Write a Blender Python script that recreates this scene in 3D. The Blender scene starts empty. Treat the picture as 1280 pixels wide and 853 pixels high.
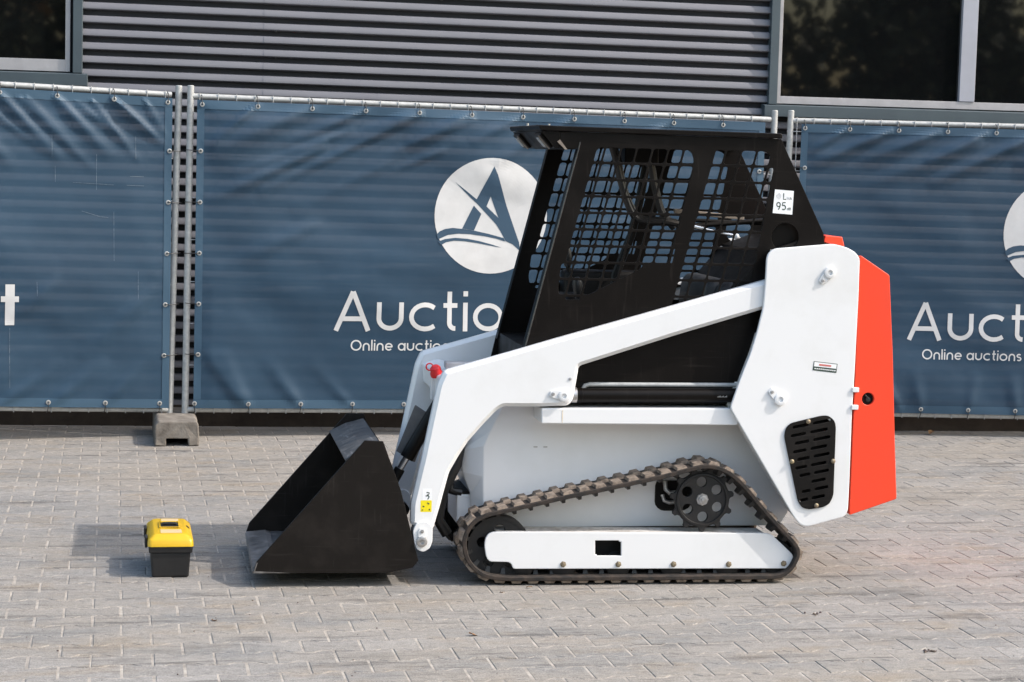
import bpy, bmesh, math, random
import numpy as np
from mathutils import Vector, Matrix, noise

random.seed(7)
PI = math.pi
scene = bpy.context.scene
COL = scene.collection

# ------------------------------------------------------------------ camera, sky, sun, exposure
cam_d = bpy.data.cameras.new("camera")
cam = bpy.data.objects.new("camera", cam_d)
COL.objects.link(cam)
cam_d.sensor_width = 36.0
cam_d.lens = 71.508
cam_d.clip_start = 0.1
cam_d.clip_end = 1000.0
_r = Vector((0.98119663, -0.19113236, 0.02686247))
_u = Vector((-0.00897394, 0.0938492, 0.99554598))
_f = Vector((0.19280207, 0.97706742, -0.09036931))
cam.matrix_world = Matrix(((_r.x, _u.x, -_f.x, 0.0), (_r.y, _u.y, -_f.y, 0.0), (_r.z, _u.z, -_f.z, 1.67196), (0, 0, 0, 1)))
scene.camera = cam

# machine frame: x runs to the rear of the machine, y away from the camera
MYAW = 0.029524
MORG = Vector((1.41531, 7.68350, 0.0))

SUN_EL, SUN_AZ = 43.6, 17.8          # azimuth measured from the machine's rear towards the camera
_a = -MYAW - math.radians(SUN_AZ)
sdir = Vector((math.cos(_a) * math.cos(math.radians(SUN_EL)), math.sin(_a) * math.cos(math.radians(SUN_EL)), math.sin(math.radians(SUN_EL))))
world = bpy.data.worlds.new("World")
scene.world = world
world.use_nodes = True
wn = world.node_tree
sky = wn.nodes.new("ShaderNodeTexSky")
sky.sky_type = 'NISHITA'
sky.sun_disc = False
sky.sun_elevation = math.radians(SUN_EL)
sky.sun_rotation = math.atan2(sdir.x, sdir.y)
sky.air_density = 1.55
sky.dust_density = 3.2
bg = wn.nodes["Background"]
wn.links.new(sky.outputs[0], bg.inputs[0])
bg.inputs[1].default_value = 0.15
sun_d = bpy.data.lights.new("sun", 'SUN')
sun_d.energy = 2.0
sun_d.angle = math.radians(0.5)
sun_d.color = (1.0, 0.935, 0.87)
sun = bpy.data.objects.new("sun", sun_d)
COL.objects.link(sun)
sun.rotation_euler = (-sdir).to_track_quat('-Z', 'Y').to_euler()
sun.location = (6, -6, 12)
scene.view_settings.view_transform = 'Standard'
scene.view_settings.look = 'None'
scene.view_settings.exposure = 1.06
scene.view_settings.gamma = 1.0
scene.view_settings.use_curve_mapping = False

# ------------------------------------------------------------------ helpers: materials
def mat(name, c1, c2=None, rough=0.5, rough2=None, metal=0.0, scale=8.0, detail=6.0, lo=0.35, hi=0.65,
        bump=0.0, bscale=60.0, stretch=(1, 1, 1), coat=0.0, spec=0.5, scr=None):
    m = bpy.data.materials.new(name)
    m.use_nodes = True
    nt = m.node_tree
    N, Lk = nt.nodes, nt.links
    p = N["Principled BSDF"]
    p.inputs["Metallic"].default_value = metal
    p.inputs["Roughness"].default_value = rough
    p.inputs["Specular IOR Level"].default_value = spec
    if coat:
        p.inputs["Coat Weight"].default_value = coat
        p.inputs["Coat Roughness"].default_value = 0.12
    geo = N.new("ShaderNodeNewGeometry")
    mp = N.new("ShaderNodeMapping")
    mp.inputs["Scale"].default_value = stretch
    Lk.new(geo.outputs["Position"], mp.inputs["Vector"])
    if c2 is None:
        p.inputs["Base Color"].default_value = (*c1, 1)
    else:
        nz = N.new("ShaderNodeTexNoise")
        nz.inputs["Scale"].default_value = scale
        nz.inputs["Detail"].default_value = detail
        nz.inputs["Roughness"].default_value = 0.62
        Lk.new(mp.outputs[0], nz.inputs["Vector"])
        mr = N.new("ShaderNodeMapRange")
        mr.inputs["From Min"].default_value = lo
        mr.inputs["From Max"].default_value = hi
        Lk.new(nz.outputs["Fac"], mr.inputs["Value"])
        mx = N.new("ShaderNodeMix")
        mx.data_type = 'RGBA'
        mx.inputs["A"].default_value = (*c1, 1)
        mx.inputs["B"].default_value = (*c2, 1)
        Lk.new(mr.outputs[0], mx.inputs["Factor"])
        res = mx.outputs["Result"]
        if scr:                                   # fine scratches and scuffs in two directions
            for rot, st in ((0.5, (3, 3, 60)), (-0.7, (50, 4, 4))):
                m2 = N.new("ShaderNodeMapping")
                m2.inputs["Rotation"].default_value = (0, rot, 0)
                m2.inputs["Scale"].default_value = st
                Lk.new(geo.outputs["Position"], m2.inputs["Vector"])
                n2 = N.new("ShaderNodeTexNoise")
                n2.inputs["Scale"].default_value = 1.6
                n2.inputs["Detail"].default_value = 7.0
                Lk.new(m2.outputs[0], n2.inputs["Vector"])
                r2 = N.new("ShaderNodeMapRange")
                r2.inputs["From Min"].default_value = 0.62
                r2.inputs["From Max"].default_value = 0.72
                r2.inputs["To Max"].default_value = scr[1]
                Lk.new(n2.outputs["Fac"], r2.inputs["Value"])
                x2 = N.new("ShaderNodeMix")
                x2.data_type = 'RGBA'
                x2.inputs["B"].default_value = (*scr[0], 1)
                Lk.new(r2.outputs[0], x2.inputs["Factor"])
                Lk.new(res, x2.inputs["A"])
                res = x2.outputs["Result"]
        Lk.new(res, p.inputs["Base Color"])
        if rough2 is not None:
            r = N.new("ShaderNodeMapRange")
            r.inputs["To Min"].default_value = rough
            r.inputs["To Max"].default_value = rough2
            Lk.new(mr.outputs[0], r.inputs["Value"])
            Lk.new(r.outputs[0], p.inputs["Roughness"])
    if bump:
        nb = N.new("ShaderNodeTexNoise")
        nb.inputs["Scale"].default_value = bscale
        nb.inputs["Detail"].default_value = 4.0
        Lk.new(mp.outputs[0], nb.inputs["Vector"])
        b = N.new("ShaderNodeBump")
        b.inputs["Strength"].default_value = bump
        b.inputs["Distance"].default_value = 0.004
        Lk.new(nb.outputs["Fac"], b.inputs["Height"])
        Lk.new(b.outputs[0], p.inputs["Normal"])
    return m

def srgb(r, g, b):
    f = lambda v: (v / 255 / 12.92) if v <= 10 else ((v / 255 + 0.055) / 1.055) ** 2.4
    return (f(r), f(g), f(b))

M = {}
M['white'] = mat('white_paint', (0.76, 0.765, 0.77), (0.69, 0.69, 0.68), 0.32, 0.5, scale=3.5, lo=0.5, hi=0.8, bump=0.03, bscale=14, coat=0.25)
M['white_body'] = mat('white_body_paint', (0.82, 0.82, 0.83), (0.74, 0.74, 0.73), 0.4, 0.6, scale=2.6, lo=0.5, hi=0.85, bump=0.03, bscale=10)
M['black'] = mat('black_paint', (0.008, 0.0072, 0.0068), (0.014, 0.012, 0.011), 0.42, 0.6, scale=6, lo=0.45, hi=0.8, bump=0.05, bscale=40, spec=0.15, scr=((0.03, 0.026, 0.023), 0.4))
M['blackgloss'] = mat('black_cab_paint', (0.0056, 0.0044, 0.0038), (0.0095, 0.0074, 0.0062), 0.36, 0.55, scale=5, lo=0.5, hi=0.85, bump=0.03, bscale=24, spec=0.15, scr=((0.022, 0.018, 0.016), 0.4))
M['bucket'] = mat('bucket_black_paint', (0.0105, 0.0088, 0.0076), (0.022, 0.018, 0.0155), 0.45, 0.65, scale=7, lo=0.5, hi=0.8, bump=0.08, bscale=30, spec=0.15, scr=((0.040, 0.036, 0.033), 0.35))
M['worn'] = mat('worn_bucket_steel', (0.040, 0.041, 0.044), (0.125, 0.123, 0.12), 0.42, 0.6, scale=16, lo=0.42, hi=0.66, bump=0.12, bscale=50, stretch=(1, 3, 1), scr=((0.24, 0.235, 0.23), 0.6))
M['edge'] = mat('scraped_edge_steel', (0.07, 0.066, 0.062), (0.22, 0.205, 0.195), 0.45, 0.6, metal=0.3, scale=22, lo=0.35, hi=0.65)
M['red'] = mat('red_orange_paint', (0.86, 0.058, 0.018), (0.76, 0.05, 0.018), 0.38, 0.5, scale=3, lo=0.5, hi=0.8, bump=0.02, bscale=12, coat=0.15)
M['redcap'] = mat('red_plastic', (0.62, 0.018, 0.02), None, 0.4)
M['rubber'] = mat('track_rubber', (0.012, 0.010, 0.009), (0.050, 0.036, 0.028), 0.8, 0.95, scale=26, lo=0.40, hi=0.68, bump=0.2, bscale=90)
M['dustrub'] = mat('dusty_track_rubber', (0.060, 0.045, 0.036), (0.27, 0.215, 0.17), 0.9, 1.0, scale=34, lo=0.30, hi=0.60, bump=0.25, bscale=110)
M['castiron'] = mat('dark_cast_iron', (0.009, 0.0085, 0.0085), (0.024, 0.020, 0.018), 0.6, 0.75, scale=24, lo=0.45, hi=0.75, bump=0.1, bscale=60)
M['steel'] = mat('bare_steel', (0.56, 0.56, 0.57), (0.36, 0.34, 0.32), 0.32, 0.5, metal=0.85, scale=60)
M['chrome'] = mat('chrome_rod', (0.75, 0.76, 0.78), None, 0.12, metal=1.0)
M['boltbrass'] = mat('zinc_bolt', (0.30, 0.255, 0.16), (0.20, 0.15, 0.11), 0.55, metal=0.5, scale=90)
M['greyplate'] = mat('grey_rubber_sheet', (0.10, 0.098, 0.10), (0.14, 0.137, 0.135), 0.6, scale=20)
M['vinyl'] = mat('seat_vinyl', (0.016, 0.016, 0.017), (0.034, 0.034, 0.036), 0.5, scale=14, bump=0.1)
M['tan'] = mat('dusty_tan_metal', (0.25, 0.21, 0.17), (0.16, 0.13, 0.11), 0.6, scale=26)
M['stain'] = mat('rust_stain', (0.62, 0.50, 0.33), (0.70, 0.64, 0.55), 0.6, scale=70)
M['dirt'] = mat('dusty_ledge', (0.62, 0.60, 0.57), (0.30, 0.27, 0.24), 0.7, 0.9, scale=22, lo=0.42, hi=0.7)
M['edgegloss'] = mat('edge_highlight_paint', (0.02, 0.02, 0.022), (0.05, 0.047, 0.045), 0.22, spec=0.7, scale=40)  # paler than the cab paint: the folded edge's highlight put into the colour
M['hose'] = mat('hose_rubber', (0.014, 0.013, 0.013), None, 0.42)
M['lens'] = mat('lamp_lens', (0.45, 0.45, 0.44), (0.30, 0.29, 0.28), 0.25, scale=60)
M['paper'] = mat('sticker_white', (0.82, 0.83, 0.84), None, 0.35)
M['ink'] = mat('sticker_ink', (0.03, 0.055, 0.04), None, 0.5)
M['inkred'] = mat('sticker_red', (0.55, 0.16, 0.14), None, 0.5)
M['yellow_st'] = mat('sticker_yellow', (0.80, 0.66, 0.01), None, 0.4)
M['yellow'] = mat('yellow_plastic', (0.62, 0.385, 0.006), (0.57, 0.345, 0.008), 0.38, scale=8, bump=0.06, bscale=120)
M['boxblack'] = mat('toolbox_black_plastic', (0.0085, 0.008, 0.008), (0.013, 0.0125, 0.0125), 0.55, scale=30, bump=0.1, bscale=160)
M['pinklabel'] = mat('faded_label', (0.56, 0.40, 0.24), (0.60, 0.44, 0.20), 0.6, scale=60)
M['galv'] = mat('galvanised_steel', (0.47, 0.48, 0.475), (0.33, 0.34, 0.34), 0.45, 0.6, metal=0.15, scale=40, lo=0.3, hi=0.7)
M['wire'] = mat('galvanised_wire', (0.42, 0.43, 0.44), None, 0.5, metal=0.4)
M['tie'] = mat('cable_tie_plastic', (0.02, 0.02, 0.022), None, 0.5)
M['eyelet'] = mat('eyelet_metal', (0.45, 0.45, 0.44), None, 0.4, metal=0.6)
M['block'] = mat('old_concrete_block', (0.105, 0.09, 0.076), (0.21, 0.19, 0.165), 0.9, 0.95, scale=18, lo=0.32, hi=0.66, bump=0.5, bscale=90)
M['clad'] = mat('grey_corrugated_steel', (0.178, 0.178, 0.198), (0.156, 0.156, 0.175), 0.55, 0.5, metal=0.1, scale=2.2, lo=0.4, hi=0.7, stretch=(1, 1, 5))
M['trim'] = mat('slate_trim', (0.062, 0.085, 0.098), (0.054, 0.073, 0.086), 0.45, scale=5)
M['alu'] = mat('anodised_frame', (0.42, 0.41, 0.42), (0.36, 0.35, 0.36), 0.4, metal=0.2, scale=12)
M['mullion'] = mat('painted_mullion', (0.36, 0.37, 0.42), (0.33, 0.34, 0.38), 0.4, scale=6)
M['grooveshade'] = mat('groove_shade_colour', (0.013, 0.014, 0.018), (0.020, 0.021, 0.025), 0.8, scale=3)  # near-black colour that paints the shade inside the cladding grooves
M['plinth'] = mat('dark_plinth', (0.030, 0.022, 0.017), (0.05, 0.038, 0.03), 0.9, scale=9, bump=0.3)
M['glass'] = mat('dark_window_glass', (0.004, 0.0045, 0.005), None, 0.028, spec=0.75)
M['sand'] = mat('joint_sand', (0.38, 0.345, 0.30), (0.20, 0.18, 0.158), 0.95, scale=14, lo=0.35, hi=0.65, bump=0.4, bscale=200)
M['print'] = mat('banner_print_white', (0.60, 0.60, 0.60), (0.54, 0.54, 0.54), 0.6, scale=9)
M['leafbrown'] = mat('dry_leaf', (0.16, 0.075, 0.03), (0.28, 0.15, 0.06), 0.7, scale=60)
M['soil'] = mat('soil_crumb', (0.07, 0.05, 0.055), (0.12, 0.09, 0.065), 0.95, scale=80)
M['bark'] = mat('bark', (0.05, 0.04, 0.03), (0.09, 0.07, 0.055), 0.95, scale=14)

def cloth_mat(name, col, col2, tr):
    m = mat(name, col, col2, 0.55, scale=1.7, lo=0.35, hi=0.75, bump=0.15, bscale=260, spec=0.35)
    nt = m.node_tree
    out = nt.nodes["Material Output"]
    p = nt.nodes["Principled BSDF"]
    tb = nt.nodes.new("ShaderNodeBsdfTransparent")
    mx = nt.nodes.new("ShaderNodeMixShader")
    mx.inputs[0].default_value = tr
    nt.links.new(p.outputs[0], mx.inputs[1])
    nt.links.new(tb.outputs[0], mx.inputs[2])
    nt.links.new(mx.outputs[0], out.inputs[0])
    return m
M['banner'] = cloth_mat('blue_mesh_banner', (0.0235, 0.060, 0.105), (0.0185, 0.047, 0.084), 0.145)
M['hem'] = cloth_mat('blue_banner_hem', (0.042, 0.088, 0.138), (0.036, 0.075, 0.120), 0.04)
M['scuff'] = mat('white_scuff', (0.13, 0.17, 0.21), (0.04, 0.075, 0.12), 0.7, scale=45)
M['bannerprint'] = mat('banner_print_blue', (0.029, 0.070, 0.120), (0.025, 0.060, 0.104), 0.55, scale=1.7)

def paver_mat():
    m = bpy.data.materials.new('concrete_paver')
    m.use_nodes = True
    nt = m.node_tree
    N, Lk = nt.nodes, nt.links
    p = N["Principled BSDF"]
    p.inputs["Specular IOR Level"].default_value = 0.3
    geo = N.new("ShaderNodeNewGeometry")
    def nzz(scale, detail, stretch=(1, 1, 1), rot=0.0, rough=0.6):
        mp = N.new("ShaderNodeMapping")
        mp.inputs["Scale"].default_value = stretch
        mp.inputs["Rotation"].default_value = (0, 0, rot)
        Lk.new(geo.outputs["Position"], mp.inputs["Vector"])
        n = N.new("ShaderNodeTexNoise")
        n.inputs["Scale"].default_value = scale
        n.inputs["Detail"].default_value = detail
        n.inputs["Roughness"].default_value = rough
        Lk.new(mp.outputs[0], n.inputs["Vector"])
        return n.outputs["Fac"]
    def rng(sock, a, b, c=0.0, d=1.0):
        r = N.new("ShaderNodeMapRange")
        for k, v in (("From Min", a), ("From Max", b), ("To Min", c), ("To Max", d)):
            r.inputs[k].default_value = v
        Lk.new(sock, r.inputs["Value"])
        return r.outputs[0]
    def mixc(fac, a, b, mode='MIX'):
        x = N.new("ShaderNodeMix")
        x.data_type = 'RGBA'
        x.blend_type = mode
        Lk.new(fac, x.inputs["Factor"])
        if isinstance(a, tuple): x.inputs["A"].default_value = (*a, 1)
        else: Lk.new(a, x.inputs["A"])
        if isinstance(b, tuple): x.inputs["B"].default_value = (*b, 1)
        else: Lk.new(b, x.inputs["B"])
        return x.outputs["Result"]
    at = N.new("ShaderNodeAttribute")
    at.attribute_name = 'tone'
    c = mixc(at.outputs["Fac"], (0.262, 0.249, 0.234), (0.338, 0.322, 0.304))
    # blue-grey and rusty patches as large as a few stones
    c = mixc(rng(nzz(0.45, 3, (1, 2, 1)), 0.42, 0.60, 0, 0.65), c, (0.300, 0.268, 0.228))
    c = mixc(rng(nzz(1.5, 4, (1, 2, 1)), 0.50, 0.66, 0, 0.8), c, (0.215, 0.215, 0.212))
    c = mixc(rng(nzz(2.3, 5, (1, 2.2, 1), 0.1), 0.53, 0.68, 0, 0.62), c, (0.285, 0.232, 0.172))
    # dark rubber scuffs, long and thin
    c = mixc(rng(nzz(2.2, 6, (0.7, 5.0, 1), 0.12), 0.56, 0.68, 0, 0.75), c, (0.088, 0.081, 0.077))
    c = mixc(rng(nzz(3.4, 6, (0.6, 7.0, 1), -0.18), 0.59, 0.67, 0, 0.7), c, (0.10, 0.092, 0.086))
    # pale spill of sand
    c = mixc(rng(nzz(9, 6, (0.6, 2.4, 1), 0.05), 0.55, 0.68, 0, 0.6), c, (0.33, 0.31, 0.28))
    # oily tyre marks where machines turned: dark blotches at a few spots, broken up by noise
    for (sx, sy, rx, ry, k) in ((2.98, 7.42, 0.55, 0.16, 0.75), (0.55, 8.1, 0.30, 0.35, 0.55), (2.75, 6.72, 0.75, 0.10, 0.6), (1.15, 6.62, 0.55, 0.08, 0.55), (4.1, 9.6, 0.9, 0.12, 0.5), (0.25, 6.75, 0.45, 0.10, 0.45)):
        mp = N.new("ShaderNodeMapping")
        mp.inputs["Location"].default_value = (-sx / rx, -sy / ry, 0)
        mp.inputs["Scale"].default_value = (1 / rx, 1 / ry, 0)
        Lk.new(geo.outputs["Position"], mp.inputs["Vector"])
        ln = N.new("ShaderNodeVectorMath")
        ln.operation = 'LENGTH'
        Lk.new(mp.outputs[0], ln.inputs[0])
        mm = N.new("ShaderNodeMath")
        mm.operation = 'MULTIPLY'
        Lk.new(rng(ln.outputs["Value"], 1.0, 0.2, 0, 1), mm.inputs[0])
        Lk.new(rng(nzz(5.0, 8, (0.8, 3.2, 1), 0.1 + sx, 0.7), 0.44, 0.62, 0, k), mm.inputs[1])
        c = mixc(mm.outputs[0], c, (0.10, 0.092, 0.082))
    # blotches a few centimetres wide, flecks
    c = mixc(rng(nzz(24, 6, (1, 1.6, 1), 0.1, 0.7), 0.47, 0.62, 0, 0.8), c, (0.74, 0.735, 0.73), 'MULTIPLY')
    c = mixc(rng(nzz(38, 5, (1, 1.4, 1), 0.3, 0.7), 0.54, 0.66, 0, 0.8), c, (1.32, 1.31, 1.28), 'MULTIPLY')
    # grain
    c = mixc(rng(nzz(190, 3), 0.36, 0.60, 0, 0.9), c, (0.60, 0.595, 0.59), 'MULTIPLY')
    c = mixc(rng(nzz(330, 2), 0.58, 0.66, 0, 0.7), c, (0.36, 0.35, 0.33))
    Lk.new(c, p.inputs["Base Color"])
    p.inputs["Roughness"].default_value = 0.85
    b = N.new("ShaderNodeBump")
    b.inputs["Strength"].default_value = 0.7
    b.inputs["Distance"].default_value = 0.004
    Lk.new(nzz(150, 5), b.inputs["Height"])
    Lk.new(b.outputs[0], p.inputs["Normal"])
    return m
M['paver'] = paver_mat()

def ground_mat():
    m = bpy.data.materials.new('far_paving')
    m.use_nodes = True
    nt = m.node_tree
    N, Lk = nt.nodes, nt.links
    p = N["Principled BSDF"]
    geo = N.new("ShaderNodeNewGeometry")
    br = N.new("ShaderNodeTexBrick")
    br.inputs["Scale"].default_value = 1.0
    br.inputs["Brick Width"].default_value = 0.2
    br.inputs["Row Height"].default_value = 0.1425
    br.inputs["Mortar Size"].default_value = 0.004
    br.inputs["Color1"].default_value = (0.185, 0.172, 0.16, 1)
    br.inputs["Color2"].default_value = (0.225, 0.212, 0.198, 1)
    br.inputs["Mortar"].default_value = (0.22, 0.20, 0.18, 1)
    Lk.new(geo.outputs["Position"], br.inputs["Vector"])
    nz = N.new("ShaderNodeTexNoise")
    nz.inputs["Scale"].default_value = 0.6
    nz.inputs["Detail"].default_value = 8
    Lk.new(geo.outputs["Position"], nz.inputs["Vector"])
    mx = N.new("ShaderNodeMix")
    mx.data_type = 'RGBA'
    mx.blend_type = 'MULTIPLY'
    mx.inputs["Factor"].default_value = 0.35
    Lk.new(br.outputs["Color"], mx.inputs["A"])
    Lk.new(nz.outputs["Color"], mx.inputs["B"])
    Lk.new(mx.outputs["Result"], p.inputs["Base Color"])
    p.inputs["Roughness"].default_value = 0.9
    return m
M['ground'] = ground_mat()

def leaf_mat():
    m = mat('autumn_leaves', (0.03, 0.045, 0.012), None, 0.6)
    nt = m.node_tree
    at = nt.nodes.new("ShaderNodeAttribute")
    at.attribute_name = 'tone'
    cr = nt.nodes.new("ShaderNodeValToRGB")
    e = cr.color_ramp.elements
    e[0].position = 0.0; e[0].color = (0.035, 0.045, 0.012, 1)
    e[1].position = 1.0; e[1].color = (0.42, 0.17, 0.03, 1)
    k = e.new(0.6); k.color = (0.08, 0.08, 0.022, 1)
    k = e.new(0.8); k.color = (0.22, 0.13, 0.03, 1)
    nt.links.new(at.outputs["Fac"], cr.inputs[0])
    nt.links.new(cr.outputs[0], nt.nodes["Principled BSDF"].inputs["Base Color"])
    return m
M['leaf'] = leaf_mat()

# ------------------------------------------------------------------ helpers: geometry
class MB:
    """collects vertices and faces for ONE mesh object"""
    def __init__(s): s.v, s.f = [], []
    def add(s, vs, fs):
        o = len(s.v)
        s.v += [tuple(x) for x in vs]
        s.f += [tuple(i + o for i in f) for f in fs]
    def box(s, x0, x1, y0, y1, z0, z1):
        s.add([(x0, y0, z0), (x1, y0, z0), (x1, y1, z0), (x0, y1, z0), (x0, y0, z1), (x1, y0, z1), (x1, y1, z1), (x0, y1, z1)],
              [(0, 3, 2, 1), (4, 5, 6, 7), (0, 1, 5, 4), (1, 2, 6, 5), (2, 3, 7, 6), (3, 0, 4, 7)])
    def frustum(s, a, b):
        """a, b = (x0,x1,y0,y1,z) bottom and top rectangles"""
        s.add([(a[0], a[2], a[4]), (a[1], a[2], a[4]), (a[1], a[3], a[4]), (a[0], a[3], a[4]),
               (b[0], b[2], b[4]), (b[1], b[2], b[4]), (b[1], b[3], b[4]), (b[0], b[3], b[4])],
              [(0, 3, 2, 1), (4, 5, 6, 7), (0, 1, 5, 4), (1, 2, 6, 5), (2, 3, 7, 6), (3, 0, 4, 7)])
    def prism(s, pts, w0, w1):
        """(x,z) polygon extruded along y"""
        n = len(pts)
        s.add([(p[0], w0, p[1]) for p in pts] + [(p[0], w1, p[1]) for p in pts],
              [tuple(range(n)), tuple(range(2 * n - 1, n - 1, -1))] + [(i, i + n, (i + 1) % n + n, (i + 1) % n) for i in range(n)])
    def loft(s, secs, closed_ring=True, caps=True):
        n = len(secs[0])
        vs = [p for sec in secs for p in sec]
        fs = []
        for k in range(len(secs) - 1):
            for i in range(n if closed_ring else n - 1):
                j = (i + 1) % n
                fs.append((k * n + i, k * n + j, (k + 1) * n + j, (k + 1) * n + i))
        if caps and closed_ring:
            fs.append(tuple(range(n - 1, -1, -1)))
            fs.append(tuple((len(secs) - 1) * n + i for i in range(n)))
        s.add(vs, fs)
    def cyl(s, p0, p1, r0, r1=None, n=20):
        r1 = r0 if r1 is None else r1
        p0, p1 = Vector(p0), Vector(p1)
        d = (p1 - p0).normalized()
        a = d.orthogonal().normalized()
        b = d.cross(a)
        ring = lambda p, r: [p + a * (r * math.cos(2 * PI * i / n)) + b * (r * math.sin(2 * PI * i / n)) for i in range(n)]
        s.loft([ring(p0, r0), ring(p1, r1)])
    def lathe(s, o, axis, prof, n=24):
        """prof = [(along, radius)...]"""
        o, d = Vector(o), Vector(axis).normalized()
        a = d.orthogonal().normalized()
        b = d.cross(a)
        s.loft([[o + d * h + a * (r * math.cos(2 * PI * i / n)) + b * (r * math.sin(2 * PI * i / n)) for i in range(n)] for h, r in prof])
    def ring(s, o, axis, prof, n=32):
        """closed profile [(along, radius)...] turned round an axis, open in the middle"""
        o, d = Vector(o), Vector(axis).normalized()
        a = d.orthogonal().normalized()
        b = d.cross(a)
        s.loft([[o + d * h + a * (r * math.cos(2 * PI * i / n)) + b * (r * math.sin(2 * PI * i / n)) for i in range(n)] for h, r in prof + prof[:1]], caps=False)
    def tube(s, pts, r, n=8, closed=False):
        pts = [Vector(p) for p in pts]
        m = len(pts)
        secs = []
        up = None
        for i, p in enumerate(pts):
            if closed: d = pts[(i + 1) % m] - pts[i - 1]
            else: d = pts[min(i + 1, m - 1)] - pts[max(i - 1, 0)]
            d.normalize()
            if up is None:
                up = d.orthogonal().normalized()
            up = (up - d * up.dot(d)).normalized()
            b = d.cross(up)
            secs.append([p + up * (r * math.cos(2 * PI * k / n)) + b * (r * math.sin(2 * PI * k / n)) for k in range(n)])
        if closed: secs.append(secs[0])
        s.loft(secs, caps=not closed)
    def build(s, name, m, parent=None, label=None, smooth=False, bevel=0.0, seg=2):
        me = bpy.data.meshes.new(name)
        me.from_pydata(s.v, [], s.f)
        me.materials.append(m)
        bm = bmesh.new()
        bm.from_mesh(me)
        bmesh.ops.recalc_face_normals(bm, faces=bm.faces)
        if bevel:
            bmesh.ops.remove_doubles(bm, verts=bm.verts, dist=1e-5)
            es = [e for e in bm.edges if len(e.link_faces) == 2 and e.calc_face_angle(0) > 0.5]
            bmesh.ops.bevel(bm, geom=es, offset=bevel, segments=seg, affect='EDGES', profile=0.5, clamp_overlap=True)
        bm.to_mesh(me)
        bm.free()
        o = bpy.data.objects.new(name, me)
        COL.objects.link(o)
        if smooth:
            for p in me.polygons: p.use_smooth = True
            me.set_sharp_from_angle(angle=math.radians(38))
        if parent is not None: o.parent = parent
        if label: o["label"] = label
        return o

def link(name, me, parent=None, label=None):
    o = bpy.data.objects.new(name, me)
    COL.objects.link(o)
    if parent is not None: o.parent = parent
    if label: o["label"] = label
    return o

def thing(o, label, cat, group=None):
    o["label"] = label
    o["category"] = cat
    if group: o["group"] = group
    return o

def empty(name, loc, rz=0.0):
    o = bpy.data.objects.new(name, None)
    o.empty_display_size = 0.2
    COL.objects.link(o)
    o.location = loc
    o.rotation_euler = (0, 0, rz)
    return o

def fillet(poly, r, seg=2):
    """round the corners of a polygon"""
    out = []
    n = len(poly)
    for i in range(n):
        p, a, b = Vector(poly[i]), Vector(poly[i - 1]), Vector(poly[(i + 1) % n])
        la, lb = (a - p).length, (b - p).length
        if la < 1e-6 or lb < 1e-6: continue
        t = min(r, la * 0.45, lb * 0.45)
        s0, s1 = p + (a - p) * (t / la), p + (b - p) * (t / lb)
        for k in range(seg + 1):
            u = k / seg
            q = s0 * (1 - u) ** 2 + p * (2 * u * (1 - u)) + s1 * u * u
            out.append((q.x, q.y))
    return out

def circle(cx, cy, r, n=20):
    return [(cx + r * math.cos(2 * PI * i / n), cy + r * math.sin(2 * PI * i / n)) for i in range(n)]

def plate(name, outline, holes, w0, w1, m, parent=None, bevel=0.0015, label=None, seg=1):
    """flat plate in the (x,z) plane with real holes, thickness from w0 to w1 along y"""
    c = bpy.data.curves.new(name, 'CURVE')
    c.dimensions = '2D'
    c.fill_mode = 'BOTH'
    t = abs(w1 - w0)
    bevel = min(bevel, t * 0.45)
    c.extrude = t / 2 - bevel
    c.bevel_depth = bevel
    c.bevel_resolution = seg
    c.offset = -bevel
    for pts in [outline] + list(holes):
        sp = c.splines.new('POLY')
        sp.points.add(len(pts) - 1)
        sp.use_cyclic_u = True
        for a, b in zip(sp.points, pts): a.co = (b[0], b[1], 0, 1)
    tmp = bpy.data.objects.new("tmp_outline", c)
    me = bpy.data.meshes.new_from_object(tmp)
    bpy.data.objects.remove(tmp)
    bpy.data.curves.remove(c)
    me.name = name
    me.transform(Matrix(((1, 0, 0, 0), (0, 0, -1, (w0 + w1) / 2), (0, 1, 0, 0), (0, 0, 0, 1))))
    me.materials.clear()
    me.materials.append(m)
    for p in me.polygons:
        p.material_index = 0
        p.use_smooth = False
    return link(name, me, parent, label)

def clip(poly, conv):
    """Sutherland-Hodgman, conv is a convex polygon"""
    area = sum(conv[i - 1][0] * conv[i][1] - conv[i][0] * conv[i - 1][1] for i in range(len(conv)))
    if area < 0: conv = conv[::-1]
    out = poly
    for i in range(len(conv)):
        a, b = conv[i - 1], conv[i]
        ins = lambda p: (b[0] - a[0]) * (p[1] - a[1]) - (b[1] - a[1]) * (p[0] - a[0])
        res = []
        for j in range(len(out)):
            p, q = out[j - 1], out[j]
            dp, dq = ins(p), ins(q)
            if dp >= 0: res.append(p)
            if (dp >= 0) != (dq >= 0):
                t = dp / (dp - dq)
                res.append((p[0] + (q[0] - p[0]) * t, p[1] + (q[1] - p[1]) * t))
        out = res
        if len(out) < 3: return []
    clean = []
    for p in out:
        if not clean or math.dist(p, clean[-1]) > 1e-4: clean.append(p)
    if len(clean) > 1 and math.dist(clean[0], clean[-1]) < 1e-4: clean.pop()
    return clean if len(clean) >= 3 else []

def parea(p): return abs(sum(p[i - 1][0] * p[i][1] - p[i][0] * p[i - 1][1] for i in range(len(p)))) / 2

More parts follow.
